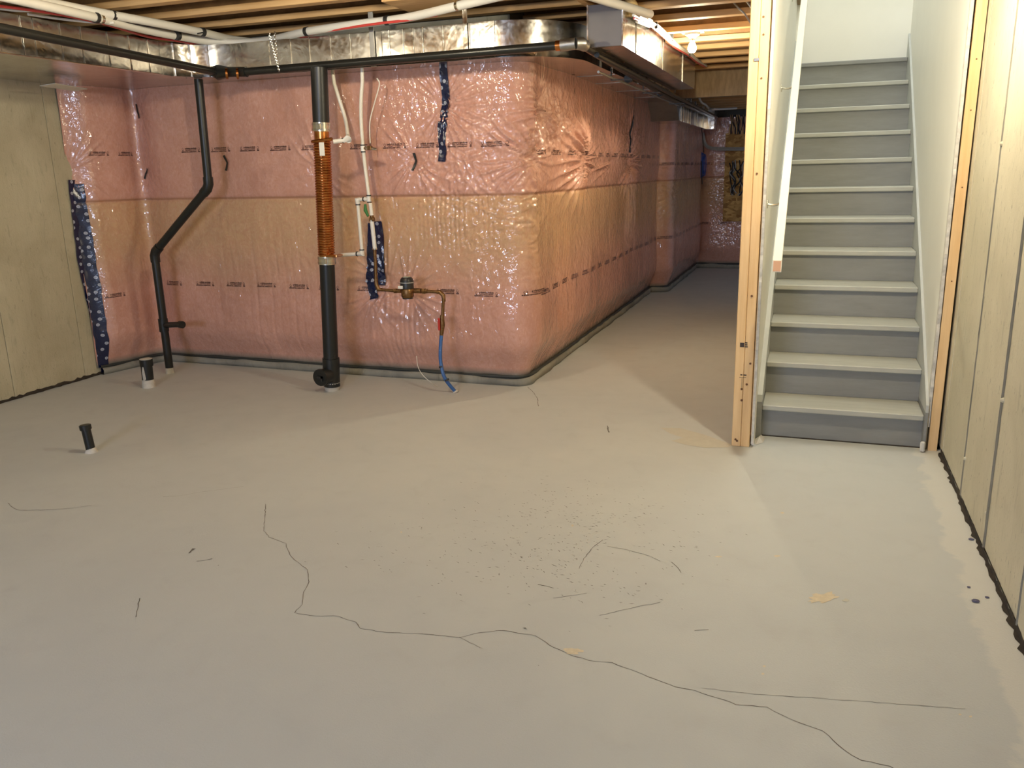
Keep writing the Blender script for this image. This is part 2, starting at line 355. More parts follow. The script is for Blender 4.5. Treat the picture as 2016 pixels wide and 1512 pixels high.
# post at the end of the partition
post = empty('timber_post', (-.30, 4.5, 0), 'pair of nailed pine studs standing upright at the left foot of the staircase', 'post')
MB().bbox(-.351, -.3045, 4.486, 4.575, .0, 2.44, .003).build('stud', M_WOODV, post)
MB().bbox(-.3035, -.257, 4.488, 4.575, .0, 2.44, .003).build('stud', M_WOODV, post)
g = MB()
for (px, py, r) in [(1503, 33, 2.2), (1503, 68, 2), (1499, 154, 2), (1490, 342, 2.2), (1480, 583, 2.4), (1477, 716, 2.2), (1470, 757, 2.4), (1460, 766, 2.4), (1460, 788, 2.6), (1448, 865, 2.4), (1451, 868, 2.4)]:
    c = at(px, py, 1, 4.485); MB().tube([(c[0], 4.4845, c[2]), (c[0], 4.490, c[2])], r/1640*4.3, 7).build('knot', M_KNOT, post)
g = MB()
for (px, py, w, h) in [(1461, 679, 8, 9), (1469, 675, 5, 2), (1469, 679, 5, 2), (1469, 683, 6, 2), (1459.5, 738, 4, 2.4), (1466.5, 738.5, 6, 2.4), (1462, 743, 13, .8), (1460.5, 755, .7, 22)]:
    c = at(px, py, 1, 4.485); w, h = w/1640*4.4/2, h/1640*4.4/2; MB().box(c[0]-w, c[0]+w, 4.4850, 4.4861, c[2]-h, c[2]+h).build('ink_mark', M_INK, post)
MB().bbox(-.325, -.30, 4.480, 4.4865, 1.98, 1.995, .001).build('toe_nail', M_STEEL, post)

# ---------------------------------------------------------------- stairs
st = empty('staircase', (.2, Y1, 0), 'straight grey painted wooden staircase rising between white walls', 'staircase')
XA, XB = -.209, .611
for i in range(12):
    y = Y1+i*RUN; z = (i+1)*RISE
    d = RUN+.032 if i < 11 else .14
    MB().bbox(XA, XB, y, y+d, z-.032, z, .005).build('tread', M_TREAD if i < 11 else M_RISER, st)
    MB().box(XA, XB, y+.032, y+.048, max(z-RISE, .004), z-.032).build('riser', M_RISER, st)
slope = RISE/RUN
for nm, x0, x1 in (('stringer', XB, .6255), ('stringer', -.2355, XA)):
    s_ = MB().prism([(4.655, .215), (4.655, .255), (7.69, .255+slope*3.035), (7.69, .255+slope*3.035-.42), (5.2, .215)], x0, x1, axis=0).build(nm, M_STR, st)
    MB().prism([(4.653, 0), (4.653, .215), (5.2, .215), (4.9, 0)], x0, x1, axis=0).build('stringer_foot', M_RISER, s_)
g = MB()
g.box(-.236, -.228, 4.66, 7.6, .0, .001)
hr = empty('handrail', (-.150, 4.1, 1.02), 'cream square wooden handrail on steel brackets along the left stair wall', 'handrail')
def rail_pt(y): return 1.02+.694*(y-4.10)
a, b = 4.10, 7.3
MB().prism([(a, rail_pt(a)-.02), (a+.012, rail_pt(a)+.035), (b, rail_pt(b)+.035), (b, rail_pt(b)-.02)], -.170, -.130, axis=0).build('rail', M_RAIL, hr)
MB().prism([(a-.001, rail_pt(a)-.016), (a+.0095, rail_pt(a)+.031), (a+.0115, rail_pt(a)+.031), (a+.001, rail_pt(a)-.016)], -.167, -.133, axis=0).build('cut_end', mat('bare_rail_end', (.62,.36,.22), .7), hr)
for yb in (4.62, 5.55, 6.5):
    zb = rail_pt(yb)-.03
    MB().tube(curve_pts([(-.236, yb, zb-.06), (-.20, yb, zb-.065), (-.165, yb, zb-.05), (-.152, yb, zb+.01)], 4), .006, 8).tube([(-.2365, yb, zb-.06), (-.231, yb, zb-.06)], .022, 12).build('bracket', M_STEEL, hr, True)

# ================================================================ insulation blankets under polythene
def vnoise(u, v, seed=0):
    iu = np.floor(u).astype(np.int64); iv = np.floor(v).astype(np.int64); fu = u-iu; fv = v-iv
    def h(a, b):
        x = (a*374761393+b*668265263+seed*2147483) & 0x7fffffff; x = ((x ^ (x >> 13))*1274126177) & 0x7fffffff; return ((x ^ (x >> 16)) % 10007)/10007.0
    fu = fu*fu*(3-2*fu); fv = fv*fv*(3-2*fv)
    return (h(iu, iv)*(1-fu)+h(iu+1, iv)*fu)*(1-fv)+(h(iu, iv+1)*(1-fu)+h(iu+1, iv+1)*fu)*fv
def sst(x, a, b):
    t = np.clip((x-a)/(b-a), 0, 1); return t*t*(3-2*t)
class Wall:
    """film surface following a plan path; (s, z) -> xyz"""
    def __init__(s, pts, radii, ztop=2.1712, z0=.055):
        out = []; P = [np.array(p, float) for p in pts]; s.corner = []
        for i, p in enumerate(P):
            if i in (0, len(P)-1): out.append(p); continue
            r = radii[i]; a = (P[i-1]-p); b = (P[i+1]-p); a /= np.linalg.norm(a); b /= np.linalg.norm(b)
            ang = math.acos(np.clip(a@b, -1, 1)); tl = r/math.tan(ang/2); p0 = p+a*tl; p1 = p+b*tl
            for k in range(13):
                t = k/12; out.append((1-t)**2*p0+2*t*(1-t)*p+t*t*p1)
        out = np.array(out); seg = np.linalg.norm(np.diff(out, axis=0), axis=1); cs = np.concatenate([[0], np.cumsum(seg)])
        s.len = cs[-1]; s.ss = np.linspace(0, s.len, 3000); s.X = np.interp(s.ss, cs, out[:, 0]); s.Y = np.interp(s.ss, cs, out[:, 1])
        tx = np.gradient(s.X, s.ss); ty = np.gradient(s.Y, s.ss); k = np.ones(41)/41
        tx = np.convolve(np.pad(tx, 20, 'edge'), k, 'valid'); ty = np.convolve(np.pad(ty, 20, 'edge'), k, 'valid'); L = np.hypot(tx, ty)
        s.NX, s.NY = ty/L, -tx/L      # right-hand side of the path = towards the room
        s.z0, s.ztop = z0, ztop; s.pinch = []; s.crease = []; s.pleat = []; s.crumple = []; s.bulge = []; s.edge = True; s.depth = .085
        for i in range(1, len(P)-1): s.corner.append(s.s_of(P[i]))
    def s_of(s, p): return s.ss[np.argmin((s.X-p[0])**2+(s.Y-p[1])**2)]
    def d(s, u, z):
        u, z = np.broadcast_arrays(np.asarray(u, float), np.asarray(z, float))
        prof = sst(z, s.z0-.01, .32)*(1+.18*np.exp(-((z-.45)/.28)**2))*s.depth
        prof = prof*(1-.10*np.exp(-((z-1.33)/.10)**2))
        for c, w, a in s.crease: prof = prof*(1-a*np.exp(-((u-c)/w)**2))
        if s.edge: prof = prof*sst(u, 0, .16)
        d = prof+.026*(vnoise(u*2.1+3, z*1.9, 1)-.5)*sst(z, .06, .3)+.010*(vnoise(u*6, z*5, 2)-.5)*sst(z, .06, .2)
        d = d-.010*np.exp(-((z-1.335)/.012)**2)+.006*sst(z, 1.33, 1.345)
        for (c, zc, sw, zw, amp) in s.bulge: d = d+amp*np.exp(-((u-c)/sw)**2-((z-zc)/zw)**2)
        fine = .0035*(1-np.abs(2*vnoise(u*14+3*vnoise(u*5, z*5, 9), z*9+2*vnoise(u*4, z*6, 8), 3)-1))
        d = d+fine*1.1
        for (c, zc, sw, zw, amp) in s.crumple:
            m = np.exp(-((u-c)/sw)**2-((z-zc)/zw)**2)
            wu = u+.05*vnoise(u*9, z*9, 14); wz = z+.05*vnoise(u*8+5, z*8, 15)
            rr = 1-np.abs(2*vnoise(wu*16+wz*9, wz*30-wu*6, 11)-1); rr2 = 1-np.abs(2*vnoise(wu*34, wz*26+wu*14, 12)-1)
            d = d+amp*m*(rr**3+.6*rr2**3)
        for (c, zc, sw, zw, amp, per) in s.pleat:
            m = np.exp(-np.abs((u-c)/sw)**3-((z-zc)/zw)**4)
            d = d-amp*m*(1-np.abs(np.sin(math.pi*(u+.02*vnoise(z*3, u*0+1, 4))/per)))**2*vnoise(u*12, z*2, 5)*2
        for k, (c, zc, a, sg, nw, wa) in enumerate(s.pinch):
            du = (u-c)*(.5 if c > s.corner[-1]+.3 and s.depth > .08 else 1); dz = z-zc; r = np.hypot(du, dz)+1e-6; th = np.arctan2(dz, du)
            d = d-a*np.exp(-r/sg)
            w = (1-np.abs(np.sin(nw*th/2+k*1.7+1.3*vnoise(th*3+k, r*6, 20+k))))**2.2
            w = w*(.10+1.25*sst(vnoise(th*1.3+7*k+20, r*1.5, 40+k), .25, .75))
            d = d+1.35*wa*w*np.exp(-((r-.11)/.19)**2)*sst(r, .01, .06)
        return d
    def xyz(s, u, z, off=0.0):
        u, z = np.broadcast_arrays(np.asarray(u, float), np.asarray(z, float)); d = s.d(u, z)+off
        x = np.interp(u, s.ss, s.X); y = np.interp(u, s.ss, s.Y); nx = np.interp(u, s.ss, s.NX); ny = np.interp(u, s.ss, s.NY)
        return np.stack([x+nx*d, y+ny*d, z], -1)
    def grid(s, name, m, parent, us, zs, off=0.0, uv=None):
        U, Z = np.meshgrid(us, zs, indexing='ij'); co = s.xyz(U, Z, off).reshape(-1, 3); return gridmesh(name, co, len(us), len(zs), m, parent)
def gridmesh(name, co, nu, nz, m, parent, uv=None):
    idx = np.arange(nu*nz).reshape(nu, nz); q = np.stack([idx[:-1, :-1], idx[1:, :-1], idx[1:, 1:], idx[:-1, 1:]], -1).reshape(-1, 4)
    me = bpy.data.meshes.new(name); me.vertices.add(len(co)); me.vertices.foreach_set('co', co.astype(np.float32).ravel())
    me.loops.add(q.size); me.loops.foreach_set('vertex_index', q.astype(np.int32).ravel()); me.polygons.add(len(q))
    me.polygons.foreach_set('loop_start', (np.arange(len(q))*4).astype(np.int32)); me.polygons.foreach_set('use_smooth', np.ones(len(q), bool))
    me.update(calc_edges=True)
    if uv is not None:
        l = me.uv_layers.new(name='UVMap'); l.data.foreach_set('uv', uv[q.ravel()].astype(np.float32).ravel())
    return link(name, me, m, parent)

WA = Wall([(-5.262, 4.93), (-5.13, 5.52), (-1.87, 5.45), (-1.87, 10.32)], {1: .10, 2: .10})
cB, cC = WA.corner
WA.crease = [(cB+.02, .16, .75)]
def SB(px, py, W_=WA, yy=5.37):   # pixel on the back wall -> (s, z)
    p = at(px, py, 1, yy); return cB+(p[0]+5.13), p[2]
def SC(px, py):
    p = at(px, py, 0, -1.79); return cC+(p[1]-5.45), p[2]
def SL(px, py):
    p = at(px, py, 0, -5.17); return (p[1]-4.93)*1.02, p[2]
for (q, a, sg, nw, wa) in [(SB(868, 205), .045, .10, 26, .017), (SB(812, 315), .035, .07, 22, .014), (SB(628, 338), .03, .06, 20, .008), (SB(437, 320), .018, .06, 14, .003),
        (SB(760, 560), .03, .07, 24, .011), (SB(800, 575), .02, .08, 22, .009), (SB(728, 585), .015, .05, 18, .006), (SL(155, 335), .05, .09, 26, .010), (SB(262, 338), .02, .07, 16, .003), (SB(250, 222), .02, .07, 16, .003),
        (SB(1024, 312), .06, .11, 26, .022), (SC(1068, 205), .07, .15, 26, .026), (SC(1135, 315), .06, .12, 24, .030), (SC(1203, 318), .06, .12, 22, .030), (SC(1240, 318), .055, .12, 22, .030), (SC(1240, 262), .03, .08, 20, .008)]:
    WA.pinch.append((q[0], q[1], a, sg, nw, wa))
WA.crumple = [(cC-.36, 1.62, .38, .42, .014), (cC-.15, 1.22, .55, .22, .007), (cC+.55, 1.78, .32, .20, .016), (cC+.05, 1.5, .06, .55, .012), (cC-.2, .75, .3, .4, .004), (SB(690, 480)[0], .95, .22, .35, .005), (cC+2.6, 1.7, 1.5, .3, .006)]
WA.pleat = [(SC(1105, 560)[0], .62, .30, .5, .012, .045), (SC(1240, 420)[0], 1.05, .28, .35, .010, .05), (SB(905, 420)[0], 1.2, .30, .20, .008, .035), (SB(790, 640)[0], .42, .22, .28, .006, .04), (SB(520, 600)[0], .6, .4, .5, .004, .07)]
WA.bulge = [(cC+.98, 1.60, .36, .34, .065), (cC+2.5, 1.6, .5, .3, .03)]
ins = empty('insulation_blanket', (-3.5, 5.5, .06), 'pink fibreglass insulation under clear polythene wrapping the long foundation wall and its corner', 'insulation', 'insulated wall sections')
us = np.concatenate([np.arange(0, cC+1.2, .0082), np.arange(cC+1.2, WA.len, .012)]); zs = np.linspace(WA.z0, WA.ztop, 224)
WA.grid('polythene_film', M_FILM, ins, us, zs)
WB = Wall([(-1.95, 10.22), (-1.67, 10.30), (-1.66, 12.95), (-.36, 12.95)], {1: .09, 2: .06}); WB.edge = False; WB.depth = .07
WB.crease = [(WB.corner[1], .12, .7)]; b1 = WB.corner[0]
WB.pinch = [(b1+.05, 1.15, .03, .09, 22, .010), (b1-.15, 1.35, .02, .1, 20, .008), (b1+1.0, 1.5, .03, .1, 22, .006), (b1-.1, 1.9, .02, .1, 20, .008)]
WB.crumple = [(b1, 1.5, .3, .5, .008), (b1+3.4, 1.2, .6, .7, .008)]
ins2 = empty('insulation_blanket', (-1.7, 11, .06), 'pink insulation under polythene on the far jog and end wall of the corridor', 'insulation', 'insulated wall sections')
WB.grid('polythene_film', M_FILM, ins2, np.arange(0, WB.len, .014), zs)

def strip_along(Wl, u0, u1, z0, z1, off, name, m, parent, seed, du=.02, wob=.006, thick=.01):
    r = np.random.default_rng(seed); us = np.arange(u0, u1, du); n = len(us)
    def P(z, o):
        x = np.interp(us, Wl.ss, Wl.X)+np.interp(us, Wl.ss, Wl.NX)*o; y = np.interp(us, Wl.ss, Wl.Y)+np.interp(us, Wl.ss, Wl.NY)*o
        return np.stack([x, y, z], -1)
    j = lambda s_: (vnoise(us*7+seed, us*0, s_)-.5)*2*wob
    rows = [P(np.full(n, z0)+0*us, off-thick+0*us), P(np.full(n, z0), off+j(1)), P(z0+(z1-z0)*.5+j(2), off+j(3)+wob*.5), P(z1+j(4), off+j(5)), P(z1+j(4), off-thick+0*us)]
    co = np.stack(rows, 1).reshape(-1, 3); return gridmesh(name, co, n, 5, m, parent)
strip_along(WA, .03, WA.len, 0.0, .052, .030, 'footing', M_CONC_B, wb, 5, wob=.008, thick=.10)
strip_along(WB, .02, WB.len, 0.0, .06, .025, 'footing', M_CONC_B, wb, 6, wob=.010, thick=.10)
strip_along(WA, .02, WA.len, .052, .072, .020, 'sealant_bead', M_SEAL, ins, 7, wob=.005)
strip_along(WB, .02, WB.len, .055, .078, .018, 'sealant_bead', M_SEAL, ins2, 8, wob=.005)

def tape(Wl, parent, path, w, off=.006, name='tape_strip', m=None, wob=.004, seed=0):
    """path: (s, z) centre line"""
    P = np.array(path, float); seg = np.hypot(*np.diff(P, axis=0).T); cs = np.concatenate([[0], np.cumsum(seg)]); n = max(3, int(cs[-1]/.012)); t = np.linspace(0, cs[-1], n)
    S_, Z_ = np.interp(t, cs, P[:, 0]), np.interp(t, cs, P[:, 1]); ts, tz = np.gradient(S_, t), np.gradient(Z_, t); L = np.hypot(ts, tz); k = 6
    off_ = np.linspace(-.5, .5, k); e = (vnoise(t*14+seed*3.1, t*0, 61)-.5)*2*wob; S_ = S_+e
    A = S_[:, None]+(-tz/L)[:, None]*off_*w; B = Z_[:, None]+(ts/L)[:, None]*off_*w
    co = Wl.xyz(A, B, off+.003*np.sin(A*60+B*50)*.5); uv = np.stack([np.broadcast_to(off_*w+seed*.37, A.shape), np.broadcast_to(t[:, None], A.shape)], -1).reshape(-1, 2)
    return gridmesh(name, co.reshape(-1, 3), n, k, m or M_TAPE, parent, uv)
def tape_xyz(parent, pts, nrm, w, seed=0, side=None):
    """free tape along 3D centre line, flat, facing nrm"""
    P = np.array(pts, float); seg = np.linalg.norm(np.diff(P, axis=0), axis=1); cs = np.concatenate([[0], np.cumsum(seg)]); n = max(3, int(cs[-1]/.015)); t = np.linspace(0, cs[-1], n)
    Q = np.stack([np.interp(t, cs, P[:, i]) for i in range(3)], -1); T = np.gradient(Q, t, axis=0); T /= np.linalg.norm(T, axis=1)[:, None]
    Sd = np.cross(T, np.array(nrm, float)); Sd /= np.linalg.norm(Sd, axis=1)[:, None]; k = 5; o = np.linspace(-.5, .5, k)
    co = Q[:, None, :]+Sd[:, None, :]*(o[None, :, None]*w)+np.array(nrm)*(.003*np.sin(t*40+seed))[:, None, None]
    uv = np.stack([np.broadcast_to(o*w+seed*.41, (n, k)), np.broadcast_to(t[:, None], (n, k))], -1).reshape(-1, 2)
    return gridmesh('tape_strip', co.reshape(-1, 3), n, k, M_TAPE, parent, uv)
# two overlapping strips of printed navy tape at the left edge
tape_xyz(ins, [(XL+.012, 4.955, 1.50), (XL+.012, 4.93, .9), (XL+.012, 4.975, .4), (XL+.012, 5.00, .015)], (1, 0, 0), .075, 1)
tape(WA, ins, [(.045, 1.47), (.045, .9), (.045, .4), (.05, .06)], .085, .006, seed=2)
# tape on the back wall under the duct
tape(WA, ins, [SB(871, 130), SB(873, 190), SB(872, 205), SB(869, 318)], .058, .008, seed=3)
# tape behind the water pipe, tapering to the top
tq = [SB(736, 432), SB(735, 500), SB(732, 560), SB(741, 588)]
tape(WA, ins, [SB(729, 440), SB(728, 490), SB(726, 545), SB(736, 588)], .070, .010, seed=4)
tape(WA, ins, [SB(740, 436), SB(745, 480), SB(747, 520), SB(748, 562)], .062, .013, seed=5)
# corridor scrap of tape
tape(WA, ins, [SC(1243, 226), SC(1240, 262), SC(1238, 300)], .05, .008, m=M_BLK, seed=6)
# small black tape scraps
for pts in ([(122, 197), (119, 215), (122, 228)],): tape(WA, ins, [SL(*q) for q in pts], .022, .006, 'black_scrap', M_BLK)
for pts in ([(244, 203), (245, 218), (249, 232)], [(266, 332), (260, 343), (258, 353)], [(432, 306), (438, 320), (436, 336)], [(812, 301), (814, 318), (810, 336)]):
    tape(WA, ins, [SB(*q) for q in pts], .018, .008, 'black_scrap', M_BLK)
# printed lettering on the film
def text_mesh(body, size, bold=0.0, spacing=1.0):
    cu = bpy.data.curves.new('lettering', 'FONT'); cu.body = body; cu.size = size; cu.resolution_u = 1; cu.align_x = 'CENTER'; cu.offset = bold; cu.space_character = spacing
    ob = bpy.data.objects.new('lettering', cu); C.objects.link(ob); dg = bpy.context.evaluated_depsgraph_get(); me = bpy.data.meshes.new_from_object(ob.evaluated_get(dg))
    v = np.array([x.co[:] for x in me.vertices]); f = [tuple(p.vertices) for p in me.polygons]
    bpy.data.objects.remove(ob); bpy.data.meshes.remove(me); bpy.data.curves.remove(cu); return v, f
def stamp_shape():
    V, F_ = [], []; n = 0
    for body, size, bold, dx, dz in (('polytarp products', .0150, .0009, -.002, .020), ('CAN/CGSB-51.34 CERTIFIED', .0085, .0004, -.002, .009), ('RESIDENTIAL LAMINATION', .0115, .0006, -.022, -.004), ('820', .0125, .0010, .076, -.004)):
        v, f = text_mesh(body, size, bold); v = v.copy(); v[:, 0] += dx; v[:, 1] += dz; V.append(v[:, :2]); F_ += [tuple(n+i for i in q) for q in f]; n += len(v)
    for cx in (-.078, .074):      # shield outline marks at both ends
        m = 14; o = []; i_ = []
        for k in range(m):
            a = 2*math.pi*k/m; rx, rz = .0075, .0105*(1.0 if math.sin(a) > 0 else 1.25)
            o.append((cx+rx*math.cos(a), .019+rz*math.sin(a))); i_.append((cx+(rx-.0022)*math.cos(a), .0205+(rz-.0035)*math.sin(a)))
        V.append(np.array(o+i_)); F_ += [(n+k, n+(k+1) % m, n+m+(k+1) % m, n+m+k) for k in range(m)]; n += 2*m
    return np.concatenate(V), F_
SV, SF = stamp_shape()
def stamp(Wl, parent, u, z, sc=1.0, tilt=0.0):
    a = SV*sc; co = Wl.xyz(u+a[:, 0]*math.cos(tilt)-a[:, 1]*math.sin(tilt), z+a[:, 1]*math.cos(tilt)+a[:, 0]*math.sin(tilt), .0025)
    me = bpy.data.meshes.new('printed_lettering'); me.from_pydata([tuple(c) for c in co], [], SF); link('printed_lettering', me, M_PRINT, parent)
zu = lambda u: 1.575+.015*math.sin(u*2)
for px in (332, 394, 457, 522, 588, 762 - 72, 760, 826, 894, 962): q = SB(px, 0); stamp(WA, ins, q[0], SB(px, 300-.02*(px-332)*1.0)[1], 1.0, .0)
for u in (.22, .46): stamp(WA, ins, u, SL(185, 303)[1]-.01, .9)
for px in (257,): stamp(WA, ins, SL(px-60, 566)[0]+.13, SB(257, 566)[1]-.03, .9)
for px, py in ((332, 562), (396, 563), (457, 564), (518, 565), (584, 568), (645, 570), (723, 572), (880, 577), (958, 582), (1034, 582)): q = SB(px, py); stamp(WA, ins, q[0], q[1], 1.0, 0)
zc = SC(1100, 560)[1]
k = 0; u = cC+.16
while u < WA.len-.15: stamp(WA, ins, u, zc+.004*math.sin(u*3), 1.0); u += .278
u = cC+.2
while u < WA.len-.15: stamp(WA, ins, u, 1.60, .95); u += .278
for u in np.arange(.25, WB.len-.2, .278): stamp(WB, ins2, u, .66); stamp(WB, ins2, u, 1.52, .95)

# ================================================================ ducts
duct = empty('supply_duct', (-3, 5.3, 2.17), 'long shiny galvanised supply duct running along the top of the pink insulated wall', 'duct')
Z0, Z1 = 2.172, 2.384
def arc(cx, cy, rx, ry, a0, a1, n=14): return [(cx+rx*math.cos(math.radians(a0+(a1-a0)*i/n)), cy+ry*math.sin(math.radians(a0+(a1-a0)*i/n))) for i in range(n+1)]
def sec(pts, z0=Z0, z1=Z1, m=M_GALV, par=duct, name='duct_section', smooth=True): return MB().prism(pts, z0, z1).build(name, m, par, smooth)
for a, b in ((-2.9, -1.6), (-1.6, -.3), (-.3, 1.0), (1.0, 2.3), (2.3, 3.62), (3.62, 4.83)):
    sec([(-5.24, a+.001), (-4.20, a+.001), (-4.20, b-.001), (-5.24, b-.001)])
sec([(-5.24, 4.832)] + arc(-3.84, 4.832, .36, .318, 180, 90) + [(-3.84, 5.62), (-5.24, 5.62)], name='duct_elbow')
for a, b in ((-3.838, -2.70), (-2.698, -1.95)): sec([(a, 5.15), (b-.001, 5.15), (b-.001, 5.62), (a, 5.62)])
sec([(-1.95, 5.15)] + arc(-1.95, 5.64, .49, .49, -90, 0, 22) + [(-1.46, 5.66), (-2.05, 5.66), (-2.05, 5.62), (-1.95, 5.62)], name='duct_elbow')
for a, b in ((5.662, 6.9), (6.902, 8.1), (8.102, 9.38)): sec([(-2.02, a), (-1.46, a), (-1.46, b-.001), (-2.02, b-.001)])
# drop behind the beam: sloping front plate and deeper section
MB().prism([(9.381, 2.172), (9.381, 2.195), (9.62, 2.195), (9.62, 1.985)], -2.02, -1.46, axis=0).build('duct_transition', M_GALVD, duct)
sec([(-2.02, 9.622), (-1.46, 9.622), (-1.46, 12.1), (-2.02, 12.1)], 1.985, 2.36)
MB().prism([(12.1, 1.985), (12.1, 2.36), (12.62, 2.36), (12.32, 1.985)], -1.86, -1.36, axis=0).build('duct_transition', M_FOIL, duct)
def cleatA(px, w=.004, h=.006, m=M_GALV, name='seam_cleat'):
    x = at(px, 95, 1, 5.15)[0]; MB().bbox(x-w, x+w, 5.15-h, 5.149, Z0-.004, Z1, .0015).build(name, m, duct)
for px in (529, 572, 609, 651, 690, 767, 794, 833, 873, 925): cleatA(px)
for px, w in ((733, .018), (917, .016)):      # hanging straps
    x = at(px, 90, 1, 5.14)[0]; MB().bbox(x-w, x+w, 5.137, 5.1435, Z0-.003, 2.50, .0015).build('hanger_strap', M_GALVD if px < 800 else M_FOIL, duct)
for px, w in ((805, .030), (958, .052)):
    x = at(px, 90, 1, 5.14)[0]; MB().bbox(x-w, x+w, 5.1455, 5.149, Z0-.002, Z1+.001, .0008).build('foil_tape', M_FOIL, duct)
for px in (47.6, 123, 163, 214, 255, 291, 331, 359):
    y = at(px, 95, 0, -4.2)[1]; MB().bbox(-4.199, -4.193, y-.004, y+.004, Z0-.004, Z1, .0015).build('seam_cleat', M_GALV, duct)
for px, w in ((80, .030), (388, .03)):
    y = at(px, 95, 0, -4.2)[1]; MB().bbox(-4.1985, -4.195, y-w, y+w, Z0-.002, Z1, .0008).build('foil_tape', M_FOIL, duct)
g = MB(); A_ = arc(-3.84, 4.832, .36, .318, 180, 90, 14)
for i in (3, 6, 9): g.tube([(A_[i][0]+.004, A_[i][1]-.004, Z0), (A_[i][0]+.004, A_[i][1]-.004, Z1)], .006, 6)
g.build('seam_cleat', M_GALV, duct, True)
for y in (6.0, 6.35, 6.9, 7.3, 7.7, 8.1, 8.5, 8.9, 9.3): MB().bbox(-1.459, -1.453, y-.004, y+.004, Z0-.004, Z1, .0015).build('seam_cleat', M_GALV, duct)
for y in (9.75, 9.95, 10.12, 10.3, 10.48, 10.9, 11.1, 11.7): MB().bbox(-1.459, -1.451, y-.010, y+.010, 1.98, 2.36, .002).build('seam_cleat', M_GALV, duct)
for y in (6.5, 7.1, 7.9, 8.7): MB().bbox(-2.0, -1.47, y-.006, y+.006, Z0-.0025, Z0, .0008).build('seam_cleat', M_GALVD, duct)
for rim in ((5.146, -3.83, -1.95),): MB().bbox(rim[1], rim[2], 5.143, 5.1495, Z0-.004, Z0+.004, .001).build('lower_flange', M_FOIL, duct)
MB().tube([(-4.196, -2.8, Z0), (-4.196, 4.83, Z0)], .0045, 6).build('lower_flange', M_FOIL, duct)
g = MB()
for (x, y) in ((-1.75, 6.35), (-1.7, 7.4), (-1.80, 8.3)): g.tube([(x, y, Z0-.0015), (x, y, Z0+.002)], .012, 10)
g.build('rivet', M_KNOT, duct)

ret = empty('return_duct', (-1.23, 5.2, 2.19), 'square galvanised return duct with grey end cap hanging beside the corridor bulb', 'duct')
sec([(-1.34, 5.19), (-1.13, 5.19), (-1.13, 6.55), (-1.34, 6.55)], 2.195, 2.425, M_GALV, ret)
sec([(-1.34, 6.552), (-1.13, 6.552), (-1.13, 8.34), (-1.34, 8.34)], 2.195, 2.425, M_GALV, ret)
MB().bbox(-1.342, -1.128, 5.178, 5.190, 2.192, 2.428, .002).build('end_cap', mat('grey_end_cap', (.16,.145,.135), .45, .5, var=.1), ret)
for y in (5.58, 6.55, 7.56): MB().bbox(-1.131, -1.124, y-.005, y+.005, 2.19, 2.43, .0015).build('seam_cleat', M_GALV, ret)
MB().bbox(-1.345, -1.335, 5.172, 5.18, 2.19, 2.43, .001).bbox(-1.135, -1.125, 5.172, 5.18, 2.19, 2.43, .001).build('corner_flange', M_FOIL, ret)
g = MB(); g.tube([(-1.27, 5.42, 2.1935), (-1.27, 5.42, 2.197)], .014, 12); g.tube([(-1.30, 6.0, 2.1935), (-1.30, 6.0, 2.197)], .010, 12); g.build('rivet', M_KNOT, ret)
# plenum box filling the space between the two ducts
MB().box(-1.455, -1.345, 5.66, 9.2, 2.30, 2.43).build('filler_panel', M_GALVD, ret)

# black gas pipe
gas = empty('gas_pipe', (-3, 5, 2.2), 'black gas pipe with elbow fittings running along the face of the supply duct', 'pipe')
pB0, pB1 = at(0, 55, 0, -4.02), at(425, 142, 0, -3.93)
d_ = (pB1-pB0)/np.linalg.norm(pB1-pB0); pBs = pB0-d_*1.6
MB().tube([pBs, pB1], .0255, 14).build('pipe_run', M_PAINTB, gas, True)
pA0, pA1 = at(478, 142, 1, 5.03), at(1098, 90, 1, 5.03)
MB().tube([pA0, pA1], .0255, 14).build('pipe_run', M_PAINTB, gas, True)
MB().tube([pB1-d_*.03, pB1+d_*.02, (pA0+pB1)/2+np.array([0, 0, 0]), pA0+np.array([.03, 0, 0])], .033, 14).build('elbow_fitting', M_PAINTB, gas, True)
for q in ((447, 145), (468, 145)):
    c = at(q[0], q[1], 1, 5.01); MB().tube([c+np.array([-.006, -.006, 0]), c+np.array([.006, .002, 0])], .036, 16).build('fitting_ring', M_COPPER, gas, True)
pE = pA1+np.array([.11, 0, .004]); MB().tube([pA1-np.array([.01, 0, 0]), pA1+np.array([.02, 0, 0])], .029, 14).build('fitting_ring', M_COPPER, gas, True)
MB().tube([pA1+np.array([.02, 0, 0]), pE], [.034, .034], 14).tube([pE, pE+np.array([.03, .02, 0]), pE+np.array([.035, .07, -.005])], .034, 14).build('elbow_fitting', M_GALVD, gas, True)
pC = pE+np.array([.035, .06, -.01])
MB().tube([pC, (-1.395, 8.5, 2.145), (-1.40, 12.4, 2.15)], .0235, 12).build('pipe_run', M_PAINTB, gas, True)
MB().tube([(-1.315, 5.3, 2.165), (-1.33, 8.5, 2.15), (-1.36, 12.4, 2.155)], .0165, 12).build('pipe_run', M_PAINTB, gas, True)
for y in (6.6, 8.0, 9.4): MB().tube([(-1.395, y, 2.148), (-1.395, y+.05, 2.148)], .031, 12).build('coupling', M_PAINTB, gas, True)
for y in (6.2, 7.4, 8.8, 10.4): MB().bbox(-1.43, -1.29, y, y+.025, 2.10, 2.106, .001).bbox(-1.436, -1.43, y, y+.025, 2.10, 2.18, .001).build('hanger', M_PAINTB, gas)
# small black conduit pair beside the duct
cp = tag(MB().tube([(-1.415, 5.75, 2.115), (-1.42, 9.3, 2.118)], .009, 8).build('thin_pipe', M_GALVD, None, True), 'thin dull metal tube strapped below the gas pipe in the corridor', 'pipe')

